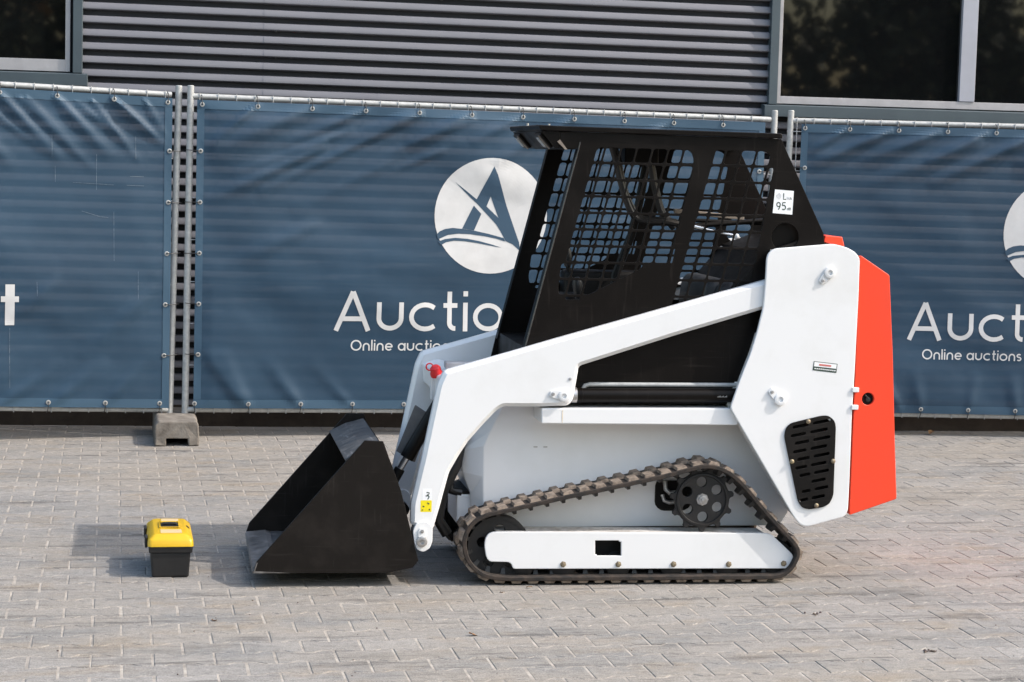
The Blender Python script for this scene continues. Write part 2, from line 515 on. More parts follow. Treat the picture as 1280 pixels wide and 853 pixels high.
# stroke lettering: glyph = (advance, [strokes]); unit = x-height
def arc(cx, cy, rx, ry, a0, a1, n=18):
    return [(cx + rx * math.cos(math.radians(a0 + (a1 - a0) * i / n)), cy + ry * math.sin(math.radians(a0 + (a1 - a0) * i / n))) for i in range(n + 1)]
CAP = 1.38
GL = {
    'A': (1.30, [[(0.09, 0.0), (0.65, CAP - 0.02)], [(0.65, CAP - 0.02), (1.21, 0.0)], [(0.30, 0.42), (1.0, 0.42)]]),
    'u': (0.98, [[(0.1, 1.0), (0.1, 0.42)] + arc(0.49, 0.45, 0.39, 0.35, 180, 360) + [(0.88, 1.0)]]),
    'c': (1.06, [arc(0.58, 0.5, 0.49, 0.42, 48, 312)]),
    't': (0.52, [[(0.22, CAP), (0.22, 0.30)] + arc(0.42, 0.30, 0.20, 0.20, 180, 275, 8), [(0.0, 0.90), (0.50, 0.90)]]),
    'i': (0.20, [[(0.1, 0.0), (0.1, 1.0)], [(0.1, 1.22), (0.1, 1.40)]]),
    'l': (0.20, [[(0.1, 0.0), (0.1, 1.42)]]),
    'o': (1.10, [arc(0.55, 0.5, 0.46, 0.41, 0, 360, 26)]),
    'n': (0.94, [[(0.1, 0.0), (0.1, 0.58)] + arc(0.47, 0.52, 0.37, 0.39, 180, 0) + [(0.84, 0.0)]]),
    'O': (1.42, [arc(0.71, 0.69, 0.62, 0.61, 0, 360, 28)]),
    'e': (1.05, [[(0.12, 0.5), (0.95, 0.5)] + arc(0.53, 0.5, 0.42, 0.41, 0, 318)]),
    'a': (1.02, [arc(0.49, 0.5, 0.40, 0.41, 0, 360, 24), [(0.92, 1.0), (0.92, 0.0)]]),
    's': (0.72, [arc(0.36, 0.72, 0.26, 0.20, 40, 270, 10) + arc(0.36, 0.30, 0.27, 0.22, 90, -140, 10)]),
    ' ': (0.35, []),
    '9': (0.85, [arc(0.42, 0.95, 0.32, 0.36, 0, 360, 16), [(0.74, 0.95), (0.66, 0.45), (0.42, 0.05)]]),
    '5': (0.85, [[(0.72, 1.32), (0.22, 1.32), (0.17, 0.78)] + arc(0.40, 0.45, 0.33, 0.38, 120, -140, 12)]),
    'L': (0.75, [[(0.12, CAP), (0.12, 0.08), (0.70, 0.08)]]),
    'W': (1.3, [[(0.05, CAP), (0.35, 0.05), (0.65, 1.2), (0.95, 0.05), (1.25, CAP)]]),
    'd': (1.0, [arc(0.46, 0.5, 0.38, 0.42, 0, 360, 14), [(0.88, 1.4), (0.88, 0.0)]]),
    'B': (0.95, [[(0.12, 0.06), (0.12, 1.32), (0.5, 1.32)] + arc(0.5, 1.01, 0.28, 0.31, 90, -90, 8) + [(0.14, 0.70)], [(0.5, 0.70)] + arc(0.5, 0.38, 0.34, 0.32, 88, -90, 8) + [(0.12, 0.06)]]),
}
def text_strokes(s, x, z, xh, gap=0.17):
    out = []
    for ch in s:
        adv, st = GL[ch]
        for l in st: out.append([(x + p[0] * xh, z + p[1] * xh) for p in l])
        x += (adv + gap) * xh
    return out
def ribbon(mb, pts, w, mp, step=0.03, k=0):
    """constant-width stroke laid on the surface given by mp(x,z,lift)"""
    q = [pts[0]]
    for a, b in zip(pts, pts[1:]):
        n = max(1, int(math.dist(a, b) / step))
        q += [(a[0] + (b[0] - a[0]) * i / n, a[1] + (b[1] - a[1]) * i / n) for i in range(1, n + 1)]
    vs = []
    m = len(q)
    closed = math.dist(q[0], q[-1]) < 1e-6
    for i in range(m):
        p0 = q[i - 1] if i > 0 else (q[m - 2] if closed else q[0])
        p1 = q[i + 1] if i < m - 1 else (q[1] if closed else q[-1])
        d = Vector((p1[0] - p0[0], p1[1] - p0[1])).normalized()
        nx, nz = -d.y * w / 2, d.x * w / 2
        vs += [mp(q[i][0] + nx, q[i][1] + nz, k), mp(q[i][0] - nx, q[i][1] - nz, k)]
    mb.add(vs, [(2 * i, 2 * i + 1, 2 * i + 3, 2 * i + 2) for i in range(m - 1)])

# ------------------------------------------------------------------ GROUND
g = MB()
g.add([(-150, -150, -0.03), (150, -150, -0.03), (150, 150, -0.03), (-150, 150, -0.03)], [(0, 1, 2, 3)])
ground = g.build('ground', M['ground'])
ground["kind"] = 'structure'

PX0, PY0, PC, PR = -0.3596, 8.2015, 0.1, 0.1425
g = MB()
g.add([(-2.6, 5.2, -0.0024), (8.4, 5.2, -0.0024), (8.4, 13.0, -0.0024), (-2.6, 13.0, -0.0024)], [(0, 1, 2, 3)])
pavement = g.build('pavement', M['sand'])
pavement["kind"] = 'structure'
HX, HW, HN, XA, XB = 0.0976, 0.0806, 0.0584, 0.063, 0.037
STONE = [(HX, -HW), (HX, HW), (XA, HW), (XB, HN), (-XB, HN), (-XA, HW), (-HX, HW), (-HX, -HW), (-XA, -HW), (-XB, -HN), (XB, -HN), (XA, -HW)]
def inset(poly, d):
    n = len(poly)
    out = []
    for i in range(n):
        p, a, b = Vector(poly[i]), Vector(poly[i - 1]), Vector(poly[(i + 1) % n])
        e0, e1 = (p - a).normalized(), (b - p).normalized()
        n0, n1 = Vector((-e0.y, e0.x)), Vector((-e1.y, e1.x))
        k = (n0 + n1)
        k = k / max(0.3, (1 + n0.dot(n1)))
        out.append(tuple(p + k * d))
    return out
STONE_IN = inset(STONE, 0.0036)
def stone_rings(rs):
    j = lambda: rs.uniform(-0.0009, 0.0009)
    top = [(x + j(), y + j(), 0.0) for x, y in STONE_IN]
    mid = [(x + j(), y + j(), -0.0030) for x, y in STONE]
    low = [(x, y, -0.028) for x, y in STONE]
    n = 12
    f = [tuple(range(n))]
    for k in range(2):
        f += [(k * n + i, (k + 1) * n + i, (k + 1) * n + (i + 1) % n, k * n + (i + 1) % n) for i in range(n)]
    return top + mid + low, f
rs = random.Random(3)
variants = []
for k in range(12):
    v, f = stone_rings(rs)
    me = bpy.data.meshes.new('paver')
    me.from_pydata(v, [], f)
    me.materials.append(M['paver'])
    a = me.attributes.new('tone', 'FLOAT', 'FACE')
    t = 0.08 + 0.84 * k / 11
    a.data.foreach_set('value', [t] * len(f))
    variants.append(me)
stones = []
for k in range(-32, 20):
    y = PY0 - k * PR
    for i in range(-24, 90):
        if (i + k) % 2: continue
        x = PX0 + (i + 1) * PC
        if -2.5 < x < 8.3: stones.append((x, y))
MINV = Matrix.Rotation(MYAW, 4, 'Z') @ Matrix.Translation(-MORG)
def in_view(x, y):
    d = Vector((x, y, 0)) - cam.matrix_world.translation
    zc = d.dot(_f)
    u, v = d.dot(_r) / zc * 2542.5 + 640, 426.5 - d.dot(_u) / zc * 2542.5
    l = MINV @ Vector((x, y, 0))
    hid = -0.4 < l.x < 1.28 and 0.05 < l.y < 0.95 or (-0.9 < l.x < -0.2 and 0.05 < l.y < 0.8)
    return -8 < u < 1288 and v < 862 and not hid, zc
order = sorted([(in_view(x, y)[1], x, y) for x, y in stones if in_view(x, y)[0]])[:300]
near = set((x, y) for _, x, y in order)
bv, bf, bt = [], [], []
for (x, y) in stones:
    z = rs.uniform(-0.0016, 0.0006)
    tx, ty, tz = rs.uniform(-0.006, 0.006), rs.uniform(-0.004, 0.004), rs.uniform(-0.006, 0.006)
    k = min(11, max(0, int(rs.gauss(5.5, 2.6))))
    if (x, y) in near:
        o = link('paver', variants[k], pavement)
        o.location = (x + rs.uniform(-.0012, .0012), y + rs.uniform(-.0008, .0008), z)
        o.rotation_euler = (tx, ty, tz + (PI if rs.random() < 0.5 else 0))
    else:
        me = variants[k]
        b = len(bv)
        for vv in me.vertices:
            c = vv.co
            bv.append((x + c.x - tz * c.y, y + c.y + tz * c.x, z + c.z - ty * c.x + tx * c.y))
        for p in me.polygons:
            bf.append(tuple(b + i for i in p.vertices))
            bt.append(0.08 + 0.84 * k / 11)
me = bpy.data.meshes.new('paver_field')
me.from_pydata(bv, [], bf)
me.materials.append(M['paver'])
a = me.attributes.new('tone', 'FLOAT', 'FACE')
a.data.foreach_set('value', bt)
o = link('paver_field', me, pavement)
o["kind"] = 'stuff'

# ------------------------------------------------------------------ BUILDING
BA = Vector((-0.186, 12.373, 0))
BYAW = math.atan2(12.148 - 12.373, 5.342 + 0.186)
bld = empty('industrial_building', BA, BYAW)
thing(bld, 'grey corrugated steel building with dark windows behind the banner fence', 'building')
CP, CAMP, TILT = 0.0783, 0.0220, -0.0075
def cladding(x0, x1, z0, z1, y=0.0):
    b = MB()
    n = int((z1 - z0) / CP * 24)
    vs = []
    for i in range(n + 1):
        zz = z0 + (z1 - z0) * i / n
        t = ((2.064 + 0.20 * CP - zz) / CP) % 1.0                # 0 at the lower edge of a rib, growing downwards
        if t < 0.09: s = math.cos(PI * t / 0.09)                 # underside
        elif t < 0.44: s = -1.0                                  # back of the groove
        elif t < 0.53: s = -1.0 + 1.62 * math.sin(PI / 2 * (t - 0.44) / 0.09)
        else: s = 0.62 + 0.38 * math.sin(PI / 2 * (t - 0.53) / 0.47)   # sloping face of the rib
        yy = y - CAMP * s                                        # ribs stand out towards the yard
        vs += [(x0, yy, zz + TILT * x0), (x1, yy, zz + TILT * x1)]
    fs = [(2 * i, 2 * i + 1, 2 * i + 3, 2 * i + 2) for i in range(n)]
    b.add(vs, fs)
    o = b.build('cladding_sheet', M['clad'], bld, smooth=True)
    return o
cladding(-3.6, 0.0, 0.13, 2.03)
cladding(0.0, 1.06, 0.13, 4.2)
cladding(1.058, 4.168, 0.13, 4.2, -0.002)
cladding(4.168, 10.0, 0.13, 2.03)
cladding(-3.6, 0.0, 3.35, 4.2)
cladding(4.168, 10.0, 3.35, 4.2)
b = MB(); b.box(-3.7, 10.1, 0.0125, 0.25, -0.03, 4.25); b.build('groove_shade_core', M['grooveshade'], bld)  # dark face shows between the ribs as painted groove shade
b = MB(); b.box(-3.65, 10.05, -0.035, 0.018, -0.03, 0.128); b.build('plinth', M['plinth'], bld)
b = MB(); b.box(-3.65, 10.05, -0.06, 0.02, 4.2, 4.32); b.build('roof_trim', M['trim'], bld)
for x, z in ((1.13, 2.235), (1.13, 2.39), (2.12, 2.17), (2.12, 2.40), (2.12, 2.62), (3.15, 2.24), (3.15, 2.48)):
    b = MB()
    b.lathe((x, -0.022, z + TILT * x), (0, 1, 0), [(0, 0.004), (0.002, 0.008), (0.008, 0.008), (0.009, 0.011), (0.013, 0.011)], 10)
    b.build('screw', M['tie'], bld, smooth=True)
def window(x0, x1, zsill, zpane, side, mullions=(), label=None):
    """side = +1: jamb on the left end (x0); -1: jamb on the right end (x1)"""
    zt = 3.35
    w = MB()
    # outer folded trim: jamb, and head
    jx = x0 if side > 0 else x1
    w.box(min(jx, jx + side * 0.055), max(jx, jx + side * 0.055), -0.055, 0.012, zsill + 0.075, zt)
    w.box(x0 + (0.055 if side > 0 else 0), x1 - (0.055 if side < 0 else 0), -0.053, 0.012, zt - 0.06, zt)
    win = w.build('window', M['trim'], bld, label=label, bevel=0.003)
    s = MB()
    sx0, sx1 = (x0 - 0.032, x1) if side > 0 else (x0, x1 + 0.031)
    s.add([(sx0, -0.085, zsill), (sx1, -0.085, zsill), (sx1, -0.085, zsill + 0.068), (sx0, -0.085, zsill + 0.068),
           (sx0, 0.02, zsill), (sx1, 0.02, zsill), (sx1, 0.02, zsill + 0.080), (sx0, 0.02, zsill + 0.080)],
          [(0, 1, 2, 3), (5, 4, 7, 6), (0, 4, 5, 1), (3, 2, 6, 7), (0, 3, 7, 4), (1, 5, 6, 2)])
    s.build('window_sill', M['trim'], win, bevel=0.002)
    f = MB()
    f0, f1 = (x0 + 0.070, x1) if side > 0 else (x0, x1 - 0.070)
    if side > 0:
        f0 = x0 + 0.056
        f.box(f0, f0 + 0.026, -0.028, 0.02, zsill + 0.081, zt - 0.06)
    else:
        f1 = x1 - 0.072
        f.box(f1 - 0.028, f1, -0.028, 0.02, zsill + 0.081, zt - 0.06)
    f.box(f0 + (0.026 if side > 0 else 0), f1 - (0.028 if side < 0 else 0), -0.027, 0.02, zsill + 0.0815, zpane)
    f.build('window_frame', M['alu'], win, bevel=0.002)
    for mx in mullions:
        m_ = MB(); m_.box(mx - 0.051, mx + 0.051, -0.034, 0.02, zpane + 0.001, zt - 0.06)
        m_.build('mullion', M['mullion'], win, bevel=0.003)
    edges = [f0 + 0.026 if side > 0 else f0] + [e for mx in mullions for e in (mx - 0.051, mx + 0.051)] + [f1 if side > 0 else f1 - 0.028]
    for e0, e1 in zip(edges[::2], edges[1::2]):
        p = MB(); p.box(e0, e1, -0.004, 0.012, zpane, zt - 0.06)
        p.build('pane', M['glass'], win)
    return win
window(-3.4, 0.0, 2.016, 2.168, -1, (-1.62,))
window(4.168, 9.8, 1.962, 2.090, +1, (5.461, 7.05, 8.65))

# ------------------------------------------------------------------ FENCE AND BANNERS
def seg_dist(px, pz, a, b):
    ax, az = a; bx, bz = b
    dx, dz = bx - ax, bz - az
    t = max(0.0, min(1.0, ((px - ax) * dx + (pz - az) * dz) / (dx * dx + dz * dz)))
    return math.hypot(px - ax - dx * t, pz - az - dz * t), t
def make_surface(wr, seed, bx0, bx1, zb, zt):
    def f(x, z):
        y = 0.0
        for a, b_, amp, wd in wr:
            d, t = seg_dist(x, z, a, b_)
            if d < wd * 3:
                fade = min(1.0, 0.35 + 3.0 * t) * (1.0 - t) ** 0.6
                y += 2.25 * amp * math.exp(-(d / (wd * (0.7 + 0.6 * t))) ** 2) * fade
        y += 0.032 * noise.noise(Vector((x * 1.5 + seed + z * 0.6, z * 1.7, seed)))
        y += 0.010 * noise.noise(Vector((x * 2.6 + seed + z * 3.2, z * 3.6 - x * 1.4, seed + 9)))
        y += 0.0012 * noise.noise(Vector((x * 13 + seed, z * 13, seed)))
        e = min(x - bx0, bx1 - x, z - zb, zt - z)
        y *= min(1.0, max(0.0, e / 0.10) * 0.85 + 0.15)
        if y < 0: y = -0.010 * math.tanh(-y / 0.010)      # the cloth cannot sink through the wire mesh behind it
        return -0.036 - y
    return f

def fence_unit(A, B, L0, L1, zt, zb, posts, bx0, bx1, wr, seed, label_f, label_b, grom_top, grom_bot, grom_l, grom_r, writing=None):
    A, B = Vector(A), Vector(B)
    yaw = math.atan2(B.y - A.y, B.x - A.x)
    fp = empty('mobile_fence', (A.x, A.y, 0), yaw)
    thing(fp, label_f, 'fence', 'mobile steel fence panels in front of the building')
    tp, bt_ = (lambda x: zt[0] + zt[1] * x), (lambda x: zb[0] + zb[1] * x)
    for (xt, ztp, xb, zbp) in posts:
        b = MB()
        b.lathe((xb, 0, zbp), (xt - xb, 0, ztp - zbp), [(0, 0.0195), (math.dist((xt, ztp), (xb, zbp)) - 0.004, 0.0195), (math.dist((xt, ztp), (xb, zbp)), 0.016)], 16)
        b.build('post', M['galv'], fp, smooth=True)
    xa, xb_ = min(p[2] for p in posts), max(p[2] for p in posts)
    xa, xb_ = (xa, xb_)
    for nm, fz, r in (('top_rail', tp, 0.0165), ('bottom_rail', bt_, 0.0165)):
        b = MB()
        b.cyl((xa + 0.01, 0, fz(xa)), (xb_ - 0.01, 0, fz(xb_)), r, n=14)
        b.build(nm, M['galv'], fp, smooth=True)
    wv = MB(); wv.cyl((0, 0, 0), (0, 0, 1), 0.0026, n=6)
    base = wv.build('wire', M['wire'], fp)
    me = base.data
    n = int((xb_ - xa) / 0.105)
    for i in range(n):
        x = xa + 0.06 + i * 0.105
        o = base if i == 0 else link('wire', me, fp)
        o.location = (x, -0.017, bt_(x) - 0.020)
        o.scale = (1, 1, tp(x) - bt_(x) + 0.040)
    for i in range(7):
        z = 0.42 + i * 0.242
        o = link('wire', me, fp)
        o.location = (xa + 0.0, -0.011, z + zt[1] * xa)
        o.rotation_euler = (0, PI / 2 - zt[1], 0)
        o.scale = (1, 1, xb_ - xa)
    # ---- banner
    bn = empty('banner', (A.x, A.y, 0), yaw)
    thing(bn, label_b, 'banner', 'blue banners tied to the fence')
    zlo, zhi = min(bt_(bx0), bt_(bx1)), max(tp(bx0), tp(bx1))
    S = make_surface(wr, seed, bx0, bx1, zlo, zhi)
    nx, nz = int((bx1 - bx0) / 0.018), int((zhi - zlo) / 0.018)
    vs, fs = [], []
    for i in range(nx + 1):
        x = bx0 + (bx1 - bx0) * i / nx
        z0, z1 = bt_(x) + 0.012, tp(x) - 0.020
        for j in range(nz + 1):
            z = z0 + (z1 - z0) * j / nz
            vs.append((x, S(x, z), z))
    for i in range(nx):
        for j in range(nz):
            q = i * (nz + 1) + j
            fs.append((q, q + nz + 1, q + nz + 2, q + 1))
    b = MB(); b.add(vs, fs)
    b.build('cloth', M['banner'], bn, smooth=False)
    bpy.data.objects[bn.children[-1].name].data.shade_smooth() if hasattr(bpy.types.Mesh, 'shade_smooth') else None
    mp = lambda x, z, k=0: (x, S(x, z) - 0.0016 - 0.00025 * k, z)
    h = MB()
    def strip(p0, p1, dx, dz):
        n = max(2, int(math.dist(p0, p1) / 0.018))
        v = []
        for i in range(n + 1):
            x, z = p0[0] + (p1[0] - p0[0]) * i / n, p0[1] + (p1[1] - p0[1]) * i / n
            v += [(x + dx * k / 4, S(x + dx * k / 4, z + dz * k / 4) - 0.0026, z + dz * k / 4) for k in range(5)]
        h.add(v, [(5 * i + k, 5 * i + 5 + k, 5 * i + 6 + k, 5 * i + 1 + k) for i in range(n) for k in range(4)])
    strip((bx0, tp(bx0) - 0.021), (bx1, tp(bx1) - 0.021), 0, -0.050)
    strip((bx0, bt_(bx0) + 0.013), (bx1, bt_(bx1) + 0.013), 0, 0.050)
    strip((bx0, bt_(bx0) + 0.064), (bx0, tp(bx0) - 0.072), 0.042, 0)
    strip((bx1, bt_(bx1) + 0.064), (bx1, tp(bx1) - 0.072), -0.042, 0)
    h.build('hem', M['hem'], bn)
    # eyelets and ties
    e = MB(); e.lathe((0, 0.002, 0), (0, -1, 0), [(0, 0.006), (0, 0.014), (0.004, 0.0135), (0.005, 0.010), (0.0045, 0.0065), (0.0, 0.006)], 14)
    eb = e.build('eyelet', M['eyelet'], bn, smooth=True)
    tie_v = MB(); tie_v.tube([(0, -0.006, -0.004), (0, -0.012, 0.012), (0.001, 0.006, 0.050), (0.001, 0.046, 0.060), (0, 0.058, 0.036), (0, 0.038, 0.010), (0, 0.006, -0.002)], 0.0024, 6)
    tv = tie_v.build('cable_tie', M['tie'], bn)
    first = True
    for kind, lst in (('t', grom_top), ('b', grom_bot), ('l', grom_l), ('r', grom_r)):
        for (x, z) in lst:
            if kind == 't': z = tp(x) - 0.046
            if kind == 'b': z = bt_(x) + 0.040
            oe = eb if first else link('eyelet', eb.data, bn)
            ot = tv if first else link('cable_tie', tv.data, bn)
            first = False
            y = S(x, z)
            oe.location = (x, y - 0.003, z)
            ot.location = (x, y - 0.002, z)
            rot = {'t': 0, 'b': PI, 'l': -PI / 2, 'r': PI / 2}[kind]
            ot.rotation_euler = (random.uniform(-.1, .1), rot + random.uniform(-.06, .06), 0)
            if kind in 'lr': ot.scale = (1, 1, 1.55 if kind == 'r' else 1.35)
    if writing: writing(bn, mp, S)
    return fp, bn

def fan(grs, dx, dz, amp, wd, rs):
    out = []
    for (x, z) in grs:
        k = rs.uniform(0.55, 1.25)
        out.append(((x, z), (x + dx * k * rs.uniform(0.8, 1.2), z + dz * k * rs.uniform(0.75, 1.2)), amp * rs.uniform(0.6, 1.2), wd * rs.uniform(0.8, 1.3)))
    return out

def print_logo(bn, mp, S, cx, cz, R):
    """white roundel with an A, a spike and two swooshes; unit = radius, y down in the drawing"""
    n = 40
    d = MB()
    rings = 22
    vs = [mp(cx, cz, 0)]
    for j in range(1, rings + 1):
        for i in range(56):
            a_ = 2 * PI * i / 56
            vs.append(mp(cx + R * j / rings * math.cos(a_), cz + R * j / rings * math.sin(a_), 0))
    fs = [(0, 1 + i, 1 + (i + 1) % 56) for i in range(56)]
    for j in range(rings - 1):
        for i in range(56):
            p, q = 1 + j * 56 + i, 1 + j * 56 + (i + 1) % 56
            fs.append((p, p + 56, q + 56, q))
    d.add(vs, fs)
    d.build('logo_disc', M['print'], bn)
    cv = lambda l: [(cx + (x - 437) / 379.0 * R, cz - (y - 424) / 384.0 * R) for x, y in l]
    shapes = [
        ([(445, 95), (472, 152), (540, 355), (600, 515), (632, 598), (640, 655), (590, 612), (540, 590), (528, 568), (500, 520), (472, 478), (420, 425), (345, 348), (300, 310), (245, 258), (190, 205), (262, 258), (337, 316), (350, 292)],
         [[(431, 295), (488, 437), (405, 362)]]),
        ([(320, 358), (345, 385), (372, 412), (325, 522), (245, 512)], []),
        ([(74, 552), (95, 532), (130, 516), (180, 508), (245, 513.5), (325, 523.5), (430, 545), (527, 570), (538, 593), (480, 575), (400, 560), (300, 548), (220, 545), (150, 555), (84, 585)], []),
        ([(84, 600), (130, 582), (200, 573), (280, 578), (360, 592), (440, 612), (515, 634), (430, 620), (340, 604), (260, 594), (190, 592), (140, 602), (104, 622)], []),
    ]
    for k, (ol, hs) in enumerate(shapes):
        o = plate('logo_mark', cv(ol), [cv(h_) for h_ in hs], 0.0, 0.0012, M['bannerprint'], bn, bevel=0.0)
        bm = bmesh.new()
        bm.from_mesh(o.data)
        bm.verts.ensure_lookup_table()
        keep = [f_ for f_ in bm.faces if all(abs(v.co.y) < 1e-4 for v in f_.verts)]
        dele = [f_ for f_ in bm.faces if f_ not in keep]
        bmesh.ops.delete(bm, geom=dele, context='FACES')
        bmesh.ops.delete(bm, geom=[v for v in bm.verts if not v.link_faces], context='VERTS')
        for _ in range(4):
            le = [e_ for e_ in bm.edges if e_.calc_length() > 0.035]
            if le: bmesh.ops.subdivide_edges(bm, edges=le, cuts=1)
        bmesh.ops.triangulate(bm, faces=bm.faces)
        for v in bm.verts:
            v.co = mp(v.co.x, v.co.z, 4 + k)
        bm.to_mesh(o.data)
        bm.free()
def words(bn, mp, text, x, z, xh, w, name='lettering', gap=0.17):
    for ch in text:
        if ch != ' ':
            b = MB()
            for k, l in enumerate(text_strokes(ch, x, z, xh, gap)): ribbon(b, l, w, mp, 0.02, k)
            b.build('letter', M['print'], bn)
        x += (GL[ch][0] + gap) * xh

rs2 = random.Random(11)
def write_left(bn, mp, S):
    b = MB()
    ribbon(b, [(0.0535, 0.655), (0.0535, 0.885)], 0.051, mp, 0.012, 0)
    ribbon(b, [(0.004, 0.802), (0.102, 0.802)], 0.032, mp, 0.012, 1)
    b.build('letter', M['print'], bn)
    for pts in ([(0.055, 0.64), (0.054, 0.50), (0.056, 0.30)], [(0.53, 1.62), (0.532, 1.42)], [(0.63, 1.30), (0.632, 1.02)], [(0.40, 1.46), (0.52, 1.455), (0.63, 1.45)], [(0.77, 0.96), (0.771, 0.80)],
                [(0.28, 1.72), (0.281, 1.60)], [(0.75, 1.73), (0.752, 1.60)], [(0.45, 1.30), (0.55, 1.27), (0.60, 1.265)], [(0.72, 1.50), (0.80, 1.50)], [(0.70, 1.45), (0.80, 1.448)], [(0.30, 1.55), (0.302, 1.46)], [(0.20, 0.90), (0.201, 0.82)]):
        b = MB(); ribbon(b, pts, 0.0028, mp, 0.02, 0); b.build('scuff_mark', M['scuff'], bn)
def write_mid(bn, mp, S):
    words(bn, mp, 'Auction', 0.812, 0.626, 0.171, 0.028)
    words(bn, mp, 'Online auctions', 0.918, 0.509, 0.0455, 0.0085, gap=0.16)
    print_logo(bn, mp, S, 1.748, 1.316, 0.344)
def write_right(bn, mp, S):
    words(bn, mp, 'Auction', 0.664, 0.601, 0.171, 0.028)
    words(bn, mp, 'Online auctions', 0.765, 0.482, 0.0455, 0.0085, gap=0.16)
    print_logo(bn, mp, S, 1.590, 1.281, 0.344)

gt = [(0.349 + 0.3155 * i, 1.92) for i in range(10)]
gl = [(0.027, 1.655 - 0.2925 * i) for i in range(5)]
wr_mid = [((0.349, 1.934), (0.05, 1.66), 0.012, 0.022), ((0.66, 1.92), (0.06, 1.64), 0.016, 0.055), ((0.74, 1.70), (0.05, 1.36), 0.018, 0.036),
          ((0.98, 1.92), (0.50, 1.70), 0.013, 0.03), ((1.295, 1.92), (0.78, 1.70), 0.017, 0.034), ((1.61, 1.92), (1.22, 1.73), 0.014, 0.028),
          ((1.92, 1.91), (1.60, 1.74), 0.011, 0.03), ((2.23, 1.91), (1.75, 1.62), 0.013, 0.034), ((1.2, 1.66), (0.55, 1.30), 0.010, 0.05),
          ((0.33, 0.17), (0.14, 0.52), 0.008, 0.040), ((0.30, 0.17), (0.02, 0.56), 0.007, 0.034), ((0.63, 0.17), (0.40, 0.48), 0.008, 0.042), ((0.94, 0.17), (0.66, 0.46), 0.008, 0.042),
          ((2.86, 1.91), (2.3, 1.6), 0.012, 0.034), ((1.30, 1.90), (0.35, 1.42), 0.015, 0.026), ((0.90, 1.80), (0.20, 1.52), 0.011, 0.022), ((1.62, 1.88), (0.95, 1.60), 0.010, 0.024), ((1.45, 1.70), (1.05, 1.52), 0.009, 0.022), ((0.70, 1.25), (0.10, 0.95), 0.008, 0.05)]
fence_unit((0.457, 11.85), (4.05, 12.05), 0, 3.5, (1.966, -0.0072), (0.160, -0.0088),
           [(-0.030, 2.027, -0.040, 0.055), (3.534, 1.998, 3.518, 0.055)], 0.004, 3.46, wr_mid, 4.0,
           'galvanised fence panel carrying the lettered banner behind the loader', 'blue mesh banner with white roundel and lettering, half hidden behind the loader',
           [(0.032, 0)] + gt, [(0.010, 0)] + [(0.319 + 0.3085 * i, 0) for i in range(11)], gl, [(3.43, 1.62 - 0.29 * i) for i in range(5)], write_mid)
wr_left = [((0.624, 1.93), (0.93, 1.665), 0.022, 0.020), ((0.302, 1.93), (0.62, 1.60), 0.014, 0.030), ((0.42, 1.90), (0.72, 1.68), 0.009, 0.020), ((0.0, 1.93), (0.36, 1.55), 0.015, 0.032),
           ((0.14, 1.92), (0.42, 1.66), 0.009, 0.02), ((-0.31, 1.93), (0.10, 1.50), 0.014, 0.034), ((0.27, 0.19), (0.60, 0.46), 0.008, 0.04), ((-0.02, 0.19), (0.36, 0.45), 0.008, 0.04),
           ((0.59, 0.19), (0.86, 0.50), 0.006, 0.036), ((-0.62, 1.94), (-0.2, 1.5), 0.014, 0.03), ((0.80, 1.93), (0.94, 1.70), 0.008, 0.018), ((0.10, 1.92), (0.55, 1.50), 0.010, 0.018), ((0.50, 1.92), (0.80, 1.55), 0.010, 0.016), ((-0.15, 1.92), (0.25, 1.62), 0.010, 0.016), ((0.30, 0.90), (0.0, 0.62), 0.008, 0.05), ((0.85, 0.85), (0.45, 0.45), 0.007, 0.05)]
fence_unit((-0.624, 11.70), (0.209, 11.85), -2.5, 0.98, (1.994, -0.024), (0.184, -0.0285),
           [(-2.49, 2.06, -2.5, 0.055), (1.001, 2.025, 0.968, 0.055)], -2.46, 0.957, wr_left, 21.0,
           'galvanised fence panel at the left edge of the photo', 'blue mesh banner ending in a bold white letter t, left of the posts',
           [(0.93, 0)] + [(0.622 - 0.315 * i, 0) for i in range(10)], [(0.903, 0)] + [(0.59 - 0.321 * i, 0) for i in range(10)],
           [(-2.43, 1.65 - 0.2925 * i) for i in range(5)], [(0.944 - 0.005 * i, 1.650 - 0.2935 * i) for i in range(5)], write_left)
gtr = [(0.252 + 0.305 * i, 1.9) for i in range(11)]
wr_right = [((0.50, 1.89), (0.0, 1.66), 0.020, 0.032), ((0.80, 1.89), (0.30, 1.68), 0.017, 0.034), ((1.05, 1.83), (0.30, 1.52), 0.012, 0.045), ((1.10, 1.89), (0.72, 1.70), 0.014, 0.028),
            ((1.42, 1.89), (0.75, 1.56), 0.019, 0.034), ((0.22, 1.89), (0.0, 1.74), 0.012, 0.022), ((1.75, 1.89), (1.30, 1.68), 0.015, 0.034), ((2.05, 1.89), (1.55, 1.62), 0.015, 0.034),
            ((0.64, 0.15), (0.42, 0.50), 0.012, 0.040), ((0.52, 0.15), (0.28, 0.44), 0.008, 0.036), ((0.77, 0.15), (0.72, 0.42), 0.006, 0.034), ((1.07, 0.15), (1.12, 0.42), 0.006, 0.036), ((1.38, 0.15), (1.33, 0.44), 0.006, 0.036)]
fence_unit((4.20, 12.03), (5.528, 11.85), -0.1, 3.4, (1.939, 0.002), (0.129, 0.0),
           [(-0.111, 2.001, -0.135, 0.055), (3.36, 2.0, 3.36, 0.055)], -0.05, 3.32, wr_right, 37.0,
           'galvanised fence panel at the right edge behind the red tailgate', 'blue mesh banner cut by the right edge, beside the red tailgate',
           [(-0.028, 0)] + gtr, [(0.17 + 0.3 * i, 0) for i in range(11)], [(-0.02, 1.65 - 0.29 * i) for i in range(5)], [(3.29, 1.65 - 0.29 * i) for i in range(5)], write_right)

